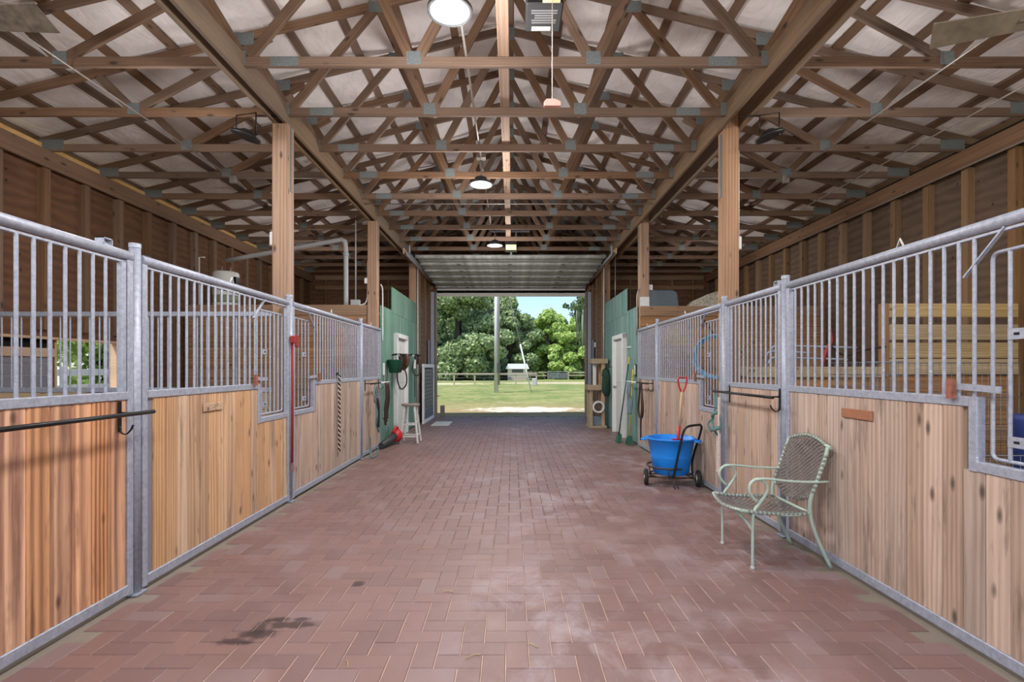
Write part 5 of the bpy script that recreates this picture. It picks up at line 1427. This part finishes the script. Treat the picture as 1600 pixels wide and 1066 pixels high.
# ---------------------------------------------------------------- things inside the right stall
t = thing('wire_crate', 'grey wire dog crate inside the near right stall', 'crate', (3.9, 4.3, 0))
def grid(mb, o, u, v, nu, nv, r=0.0025):
    o, u, v = V(o), V(u), V(v)
    for k in range(nu + 1): mb.tube([o + u * k / nu, o + u * k / nu + v], r if k not in (0, nu) else r * 2, 4)
    for k in range(nv + 1): mb.tube([o + v * k / nv, o + v * k / nv + u], r if k not in (0, nv) else r * 2, 4)
for nm, o_, u_, v_, nu, nv in (('back_panel', (2.85, 4.6, 0.02), (2.2, 0, 0), (0, 0, 1.43), 40, 14), ('side_panel', (2.85, 3.7, 0.02), (0, 0.9, 0), (0, 0, 1.43), 12, 14), ('front_panel', (2.85, 3.7, 0.02), (2.2, 0, 0), (0, 0, 0.75), 40, 8)):
    mb = MB(); grid(mb, o_, u_, v_, nu, nv); mb.build(nm, M['wire'], t)['kind'] = 'stuff'
t = thing('blue_water_jug', 'dark blue bucket inside the wire crate', 'bucket', (4.3, 4.2, 0.02))
mb = MB(); mb.lathe([(0.0, 0), (0.13, 0), (0.16, 0.95), (0.165, 1.0), (0.15, 1.0), (0.0, 0.98)], (4.3, 4.2, 0.02), 24); mb.build('body', plain('deep_blue_plastic', (48, 66, 130), 0.5), t)
t = thing('metal_handles', 'silver metal handles lying on the ledge inside the right stall', 'rack', (3.1, 5.3, 1.43))
mb = MB()
for x0, x1, zz in ((2.80, 3.3, 1.52), (2.85, 3.8, 1.58), (2.83, 3.7, 1.45)):
    mb.tube(spline([(x0, 5.645, zz), (x0 + 0.03, 5.645, zz + 0.06), (x0 + 0.15, 5.645, zz + 0.07), (x1, 5.645, zz + 0.05)], 4), 0.012, 8)
mb.build('rod', M['galv'], t)
t = thing('red_tool', 'red handled tool leaning inside the right stall', 'tool', (3.45, 5.2, 1.43))
mb = MB(); mb.tube(spline([(3.42, 5.645, 1.43), (3.47, 5.645, 1.62), (3.52, 5.645, 1.70), (3.5, 5.645, 1.84)], 4), 0.02, 8); mb.build('handle', M['red'], t)
mb = MB(); mb.tube(spline([(3.5, 5.64, 1.66), (3.65, 5.64, 1.55), (3.85, 5.62, 1.60), (4.1, 5.62, 1.64)], 4), 0.012, 8); mb.build('hose', M['leather'], t)

# ---------------------------------------------------------------- straw and chips on the floor
r = random.Random(21)
where = ['at the bottom edge left of the middle', 'at the bottom edge near the dark oil spots', 'out in the aisle left of the middle', 'at the bottom edge in the middle', 'among the dusty pavers right of the middle', 'in the left half beyond the small dark spot']
for k, (x, y) in enumerate(((-0.19, 2.48), (-0.78, 2.42), (-0.72, 3.95), (0.10, 2.58), (0.22, 3.9), (-0.40, 3.2))):
    a = r.uniform(0, pi); L = r.uniform(0.02, 0.05)
    mb = MB(); mb.tube(spline([(x - L * math.cos(a), y - L * math.sin(a), 0.004), (x, y + 0.01, 0.007), (x + L * math.cos(a), y + L * math.sin(a), 0.004)], 3), 0.0022, 5)
    tag(mb.build('straw', M['yellow_plank']), 'thin pale straw on the pavers ' + where[k], 'straw', 'straws on the pavers')

# ---------------------------------------------------------------- outdoors
def leaves(name, mat, clumps, n, size, seed, parent):
    """n leaf quads scattered over the shells of the given clumps [(centre, radii)]"""
    rg = np.random.default_rng(seed)
    w = np.array([c[1][0] * c[1][1] for c in clumps]); w = w / w.sum()
    idx = rg.choice(len(clumps), n, p=w)
    cen = np.array([c[0] for c in clumps])[idx]; rad = np.array([c[1] for c in clumps])[idx]
    d = rg.normal(size=(n, 3)); d /= np.linalg.norm(d, axis=1)[:, None]
    rr = rg.uniform(0.72, 1.05, (n, 1))
    p = cen + d * rad * rr
    nrm = d + rg.normal(size=(n, 3)) * 0.6; nrm /= np.linalg.norm(nrm, axis=1)[:, None]
    a = np.cross(nrm, rg.normal(size=(n, 3))); a /= np.linalg.norm(a, axis=1)[:, None]
    b = np.cross(nrm, a)
    s = size * rg.uniform(0.6, 1.3, (n, 1))
    vs = np.stack([p - a * s - b * s * 0.6, p + a * s - b * s * 0.6, p + a * s * 0.7 + b * s * 0.7, p - a * s * 0.7 + b * s * 0.7], 1).reshape(-1, 3)
    o0 = cen.mean(0); vs = vs - o0
    me = bpy.data.meshes.new(name)
    me.vertices.add(n * 4); me.vertices.foreach_set('co', vs.astype(np.float32).ravel())
    me.loops.add(n * 4); me.loops.foreach_set('vertex_index', np.arange(n * 4, dtype=np.int32))
    me.polygons.add(n); me.polygons.foreach_set('loop_start', np.arange(0, n * 4, 4, dtype=np.int32)); me.polygons.foreach_set('loop_total', np.full(n, 4, dtype=np.int32))
    at = me.attributes.new('tint', 'FLOAT', 'FACE'); at.data.foreach_set('value', rg.random(n).astype(np.float32))
    me.update(calc_edges=True); me.materials.append(mat)
    o = bpy.data.objects.new(name, me); C.objects.link(o)
    if parent is not None: o.parent = parent; o.matrix_parent_inverse = wm(parent).inverted()
    o.matrix_basis = Matrix.Translation(V(o0.tolist())); o['kind'] = 'stuff'
    return o

def tree(x, y, h, rad, label, mat, n=9000, size=0.16, seed=0, low=0.12, trunk=0.3, cat='tree', nc=46, cs=(0.20, 0.36)):
    t = thing('tree', label, cat, (x, y, -0.1))
    r = random.Random(seed)
    clumps = []
    for k in range(nc):
        u = r.uniform(0, 1); zz = low + (1 - low) * u
        prof = math.sin(min(1, (zz - low) / (1 - low) * 0.92 + 0.14) * pi) ** 0.55
        a = r.uniform(0, 2 * pi); q = r.uniform(0.25, 0.88) * rad * prof
        cr = rad * r.uniform(*cs)
        clumps.append(((x + q * math.cos(a), y + q * math.sin(a) * 0.8, h * zz * 0.9), (cr, cr, cr * 0.72)))
    leaves('foliage', mat, clumps, n, size, seed, t)
    mb = MB(); mb.tube([(x, y, -0.1), (x + 0.1, y, h * 0.25), (x - 0.1, y, h * 0.6)], [trunk, trunk * 0.8, trunk * 0.4], 10); mb.build('trunk', M['bark'], t)
    for k in range(4):
        a = r.uniform(0, 2 * pi)
        mb = MB(); mb.tube([(x, y, h * 0.25), (x + rad * 0.35 * math.cos(a), y + rad * 0.35 * math.sin(a), h * 0.5), (x + rad * 0.7 * math.cos(a), y + rad * 0.6 * math.sin(a), h * 0.62)], [trunk * 0.6, trunk * 0.4, trunk * 0.15], 8); mb.build('branch', M['bark'], t)
tree(-7.0, 66, 15, 7.2, 'large grey green oak filling the left of the doorway view', M['leaf_oak'], 46000, 0.20, 1, 0.03, 0.5, nc=80, cs=(0.17, 0.30))
tree(-0.6, 70, 12.6, 4.6, 'tall oak behind the white pole, middle of the doorway view', M['leaf_oak'], 26000, 0.18, 2, 0.03, 0.4, nc=80, cs=(0.16, 0.26))
tree(5.2, 72, 10.4, 4.3, 'bright green rounded tree right of the middle in the doorway view', M['leaf_bright'], 22000, 0.18, 3, 0.03, 0.35, nc=70, cs=(0.16, 0.28))
tree(-3.8, 80, 17, 7.5, 'tall grey green oak behind, filling the sky beside the pole', M['leaf_oak'], 26000, 0.24, 12, 0.1, 0.4)
tree(9.6, 70, 9.8, 3.6, 'bright green tree at the right edge of the doorway view', M['leaf_bright'], 16000, 0.18, 4, 0.03, 0.3, nc=60, cs=(0.16, 0.28))
tree(3.2, 82, 9.5, 4.8, 'dark green tree standing behind the bright rounded one', M['leaf_dark'], 9000, 0.22, 5, 0.04)
tree(-9.0, 84, 15, 7.5, 'dark oak behind the large left oak', M['leaf_dark'], 9000, 0.25, 6, 0.04)
tree(13.6, 80, 10.5, 5.0, 'dark tree beyond the right edge tree', M['leaf_dark'], 9000, 0.25, 7, 0.04)
tree(-9.7, 26, 8.5, 4.0, 'oak beside the barn that shades the lawn on the left', M['leaf_oak'], 8000, 0.2, 8, 0.25)
for k, (x, y, h, w) in enumerate(((-14, 92, 5.5, 9), (0, 94, 5.0, 9), (13, 92, 5.5, 9))):
    tree(x, y, h, w, ['left', 'middle', 'right'][k] + ' stretch of dark woodland edge far behind the trees', M['leaf_dark'], 9000, 0.28, 20 + k, 0.02)
# mossy branch hanging into the view at the upper right
t = thing('mossy_tree', 'oak with spanish moss hanging at the upper right of the doorway', 'tree', (7.6, 40, -0.1))
mb = MB(); mb.tube([(8.4, 40, -0.1), (8.3, 40, 3), (8.0, 40, 8)], [0.35, 0.3, 0.15], 10); mb.build('trunk', M['bark'], t)
mb = MB(); mb.tube(spline([(8.2, 40, 7.0), (6.8, 40, 7.4), (5.8, 40, 7.0), (5.0, 40, 6.4)], 4), 0.06, 8); mb.build('branch', M['bark'], t)
leaves('foliage', M['leaf_dark'], [((5.2, 40, 6.3), (0.6, 0.5, 0.5)), ((4.75, 40, 5.9), (0.35, 0.35, 0.5)), ((6.4, 40, 6.9), (0.9, 0.7, 0.5)), ((7.4, 40, 7.2), (1.2, 1, 0.8)), ((5.6, 40, 6.9), (0.5, 0.5, 0.5)), ((4.2, 40, 6.3), (0.25, 0.2, 0.2))], 2600, 0.09, 31, t)
mb = MB(); r = random.Random(9)
for k in range(46):
    x = r.uniform(5.0, 5.9); z = 6.7 - abs(x - 5.5) * 0.4; L = r.uniform(1.2, 4.2) * (1.1 - abs(x - 5.45)); y = 40 + r.uniform(-0.3, 0.3)
    mb.tube([(x, y, z), (x + r.uniform(-.08, .08), y, z - L * 0.5), (x + r.uniform(-.1, .1), y, z - L)], [0.05, 0.06, 0.02], 5)
mb.build('hanging_moss', M['moss'], t)['kind'] = 'stuff'

# pole with guy wire
t = thing('utility_pole', 'tall pale utility pole with conduit standing on the lawn', 'pole', (-0.92, 31, -0.07))
mb = MB(); mb.tube([(-0.95, 31, -0.07), (-0.95, 31, 9.2)], [0.13, 0.11], 14); mb.build('shaft', M['grey_wood'] if False else plain('pale_pole', (206, 204, 204), 0.6, 0.0, 0.08), t)
mb = MB(); mb.tube([(-0.78, 30.9, 0.4), (-0.79, 30.9, 9.0)], 0.045, 8); mb.build('conduit', M['conduit'], t)
mb = MB(); mb.b2(-0.86, -0.70, 30.75, 30.95, 1.1, 1.7); mb.build('meter_box', M['darkgrey'], t)
t = thing('guy_wire', 'slanting guy wire with white lower guard beside the pole', 'guy wire', (1.2, 31, -0.07))
mb = MB(); mb.tube([(-0.9, 31, 8.9), (1.18, 31, -0.05)], 0.022, 6); mb.build('cable', M['conduit'], t)
d = (V((-0.9, 31, 8.9)) - V((1.18, 31, -0.05))).normalized(); p = V((1.18, 31, -0.05))
mb = MB(); mb.tube([p + d * 0.1, p + d * 3.0], 0.045, 8); mb.build('guard', M['white'], t)

# fences
def fence(name, label, y, x0, x1, step, h, rails, rw=0.14, mat='fence_wood', wire=False):
    t = thing(name, label, 'fence', ((x0 + x1) / 2, y, -0.07))
    x = x0
    while x <= x1 + 0.01:
        member('fence_post', (x, y, -0.07), (x, y, h), 0.12, 0.12, M[mat], t, side=(0, 1, 0), c=0); x += step
    for z in rails:
        member('rail', (x0, y - 0.08, z), (x1, y - 0.08, z), 0.04, rw, M[mat], t, c=0)
    if wire:
        mb = MB()
        for z in (0.3, 0.55, 0.8): mb.tube([(x0, y, z), (x1, y, z)], 0.012, 4)
        mb.build('wire_strand', M['wire'], t)
fence('paddock_fence', 'nearer wooden paddock fence with flat top rail across the lawn', 46, -12.6, 2.2, 1.85, 0.98, (0.92,), 0.12, wire=True)
fence('paddock_fence', 'far wooden fence along the drive, left of the metal gate', 68, -12, 4.6, 2.4, 0.95, (0.9, 0.45), 0.14)
fence('paddock_fence', 'far wooden fence right of the metal gate', 68, 7.5, 16.0, 2.4, 0.95, (0.9, 0.5), 0.14)
t = thing('farm_gate', 'pale metal tube gate in the far fence', 'gate', (6.1, 68, 0))
for z in (0.15, 0.35, 0.55, 0.75, 1.0): member('gate_bar', (4.75, 68, z), (7.35, 68, z), 0.05, 0.06, M['galv'], t, c=0)
for x in (4.75, 6.05, 7.35): member('gate_upright', (x, 68.06, 0.0), (x, 68.06, 1.05), 0.06, 0.06, M['galv'], t, side=(0, 1, 0), c=0)
t = thing('small_shed', 'small cream shed with pale roof beyond the paddock fence', 'shed', (1.25, 64, 0))
mb = MB(); mb.b2(-0.55, 1.9, 64, 66, -0.07, 1.35); mb.build('walls', M['cream'], t)
mb = MB(); mb.poly([(-0.8, 63.6, 1.35), (2.15, 63.6, 1.35), (1.9, 63.6, 2.0), (-0.5, 63.6, 2.0)], (0, 2.8, 0)); mb.build('roof', M['white'], t)
mb = MB(); mb.b2(0.0, 1.4, 63.95, 63.99, 0.9, 1.3); mb.build('window', M['slat'], t)
member('base_board', (-0.55, 63.97, 0.2), (1.9, 63.97, 0.2), 0.02, 0.3, M['fence_wood'], t)
mb = MB(); mb.b2(1.75, 2.15, 44.5, 44.9, -0.07, 0.55)
tag(mb.build('water_trough', M['pvc'], bevel=0.03), 'small pale post box by the near paddock fence', 'box')

# seen through the side window on the left: white rails and bushes
t = thing('white_fence', 'white board fence seen through the left side window', 'fence', (-12, 12.5, -0.07))
for z in (0.80, 1.28): member('rail', (-13.4, 4, z), (-13.4, 22, z), 0.04, 0.20, M['white'], t)
for k in range(8): member('fence_post', (-13.48, 4.3 + 2.2 * k, -0.07), (-13.48, 4.3 + 2.2 * k, 1.45), 0.12, 0.12, M['white'], t, side=(0, 1, 0))
for k, (x, y, h, rr, m) in enumerate(((-22, 19, 6, 3.6, 'leaf_oak'), (-27, 27, 7.5, 4.2, 'leaf_bright'), (-20, 12, 5, 2.8, 'leaf_dark'), (-19.0, 24, 5, 3.0, 'leaf_bright'))):
    tree(x, y, h, rr, ['oak', 'bright tree', 'dark bush', 'pale bush'][k] + ' beyond the white fence outside the left window', M[m], 5000, 0.14, 40 + k, 0.02)
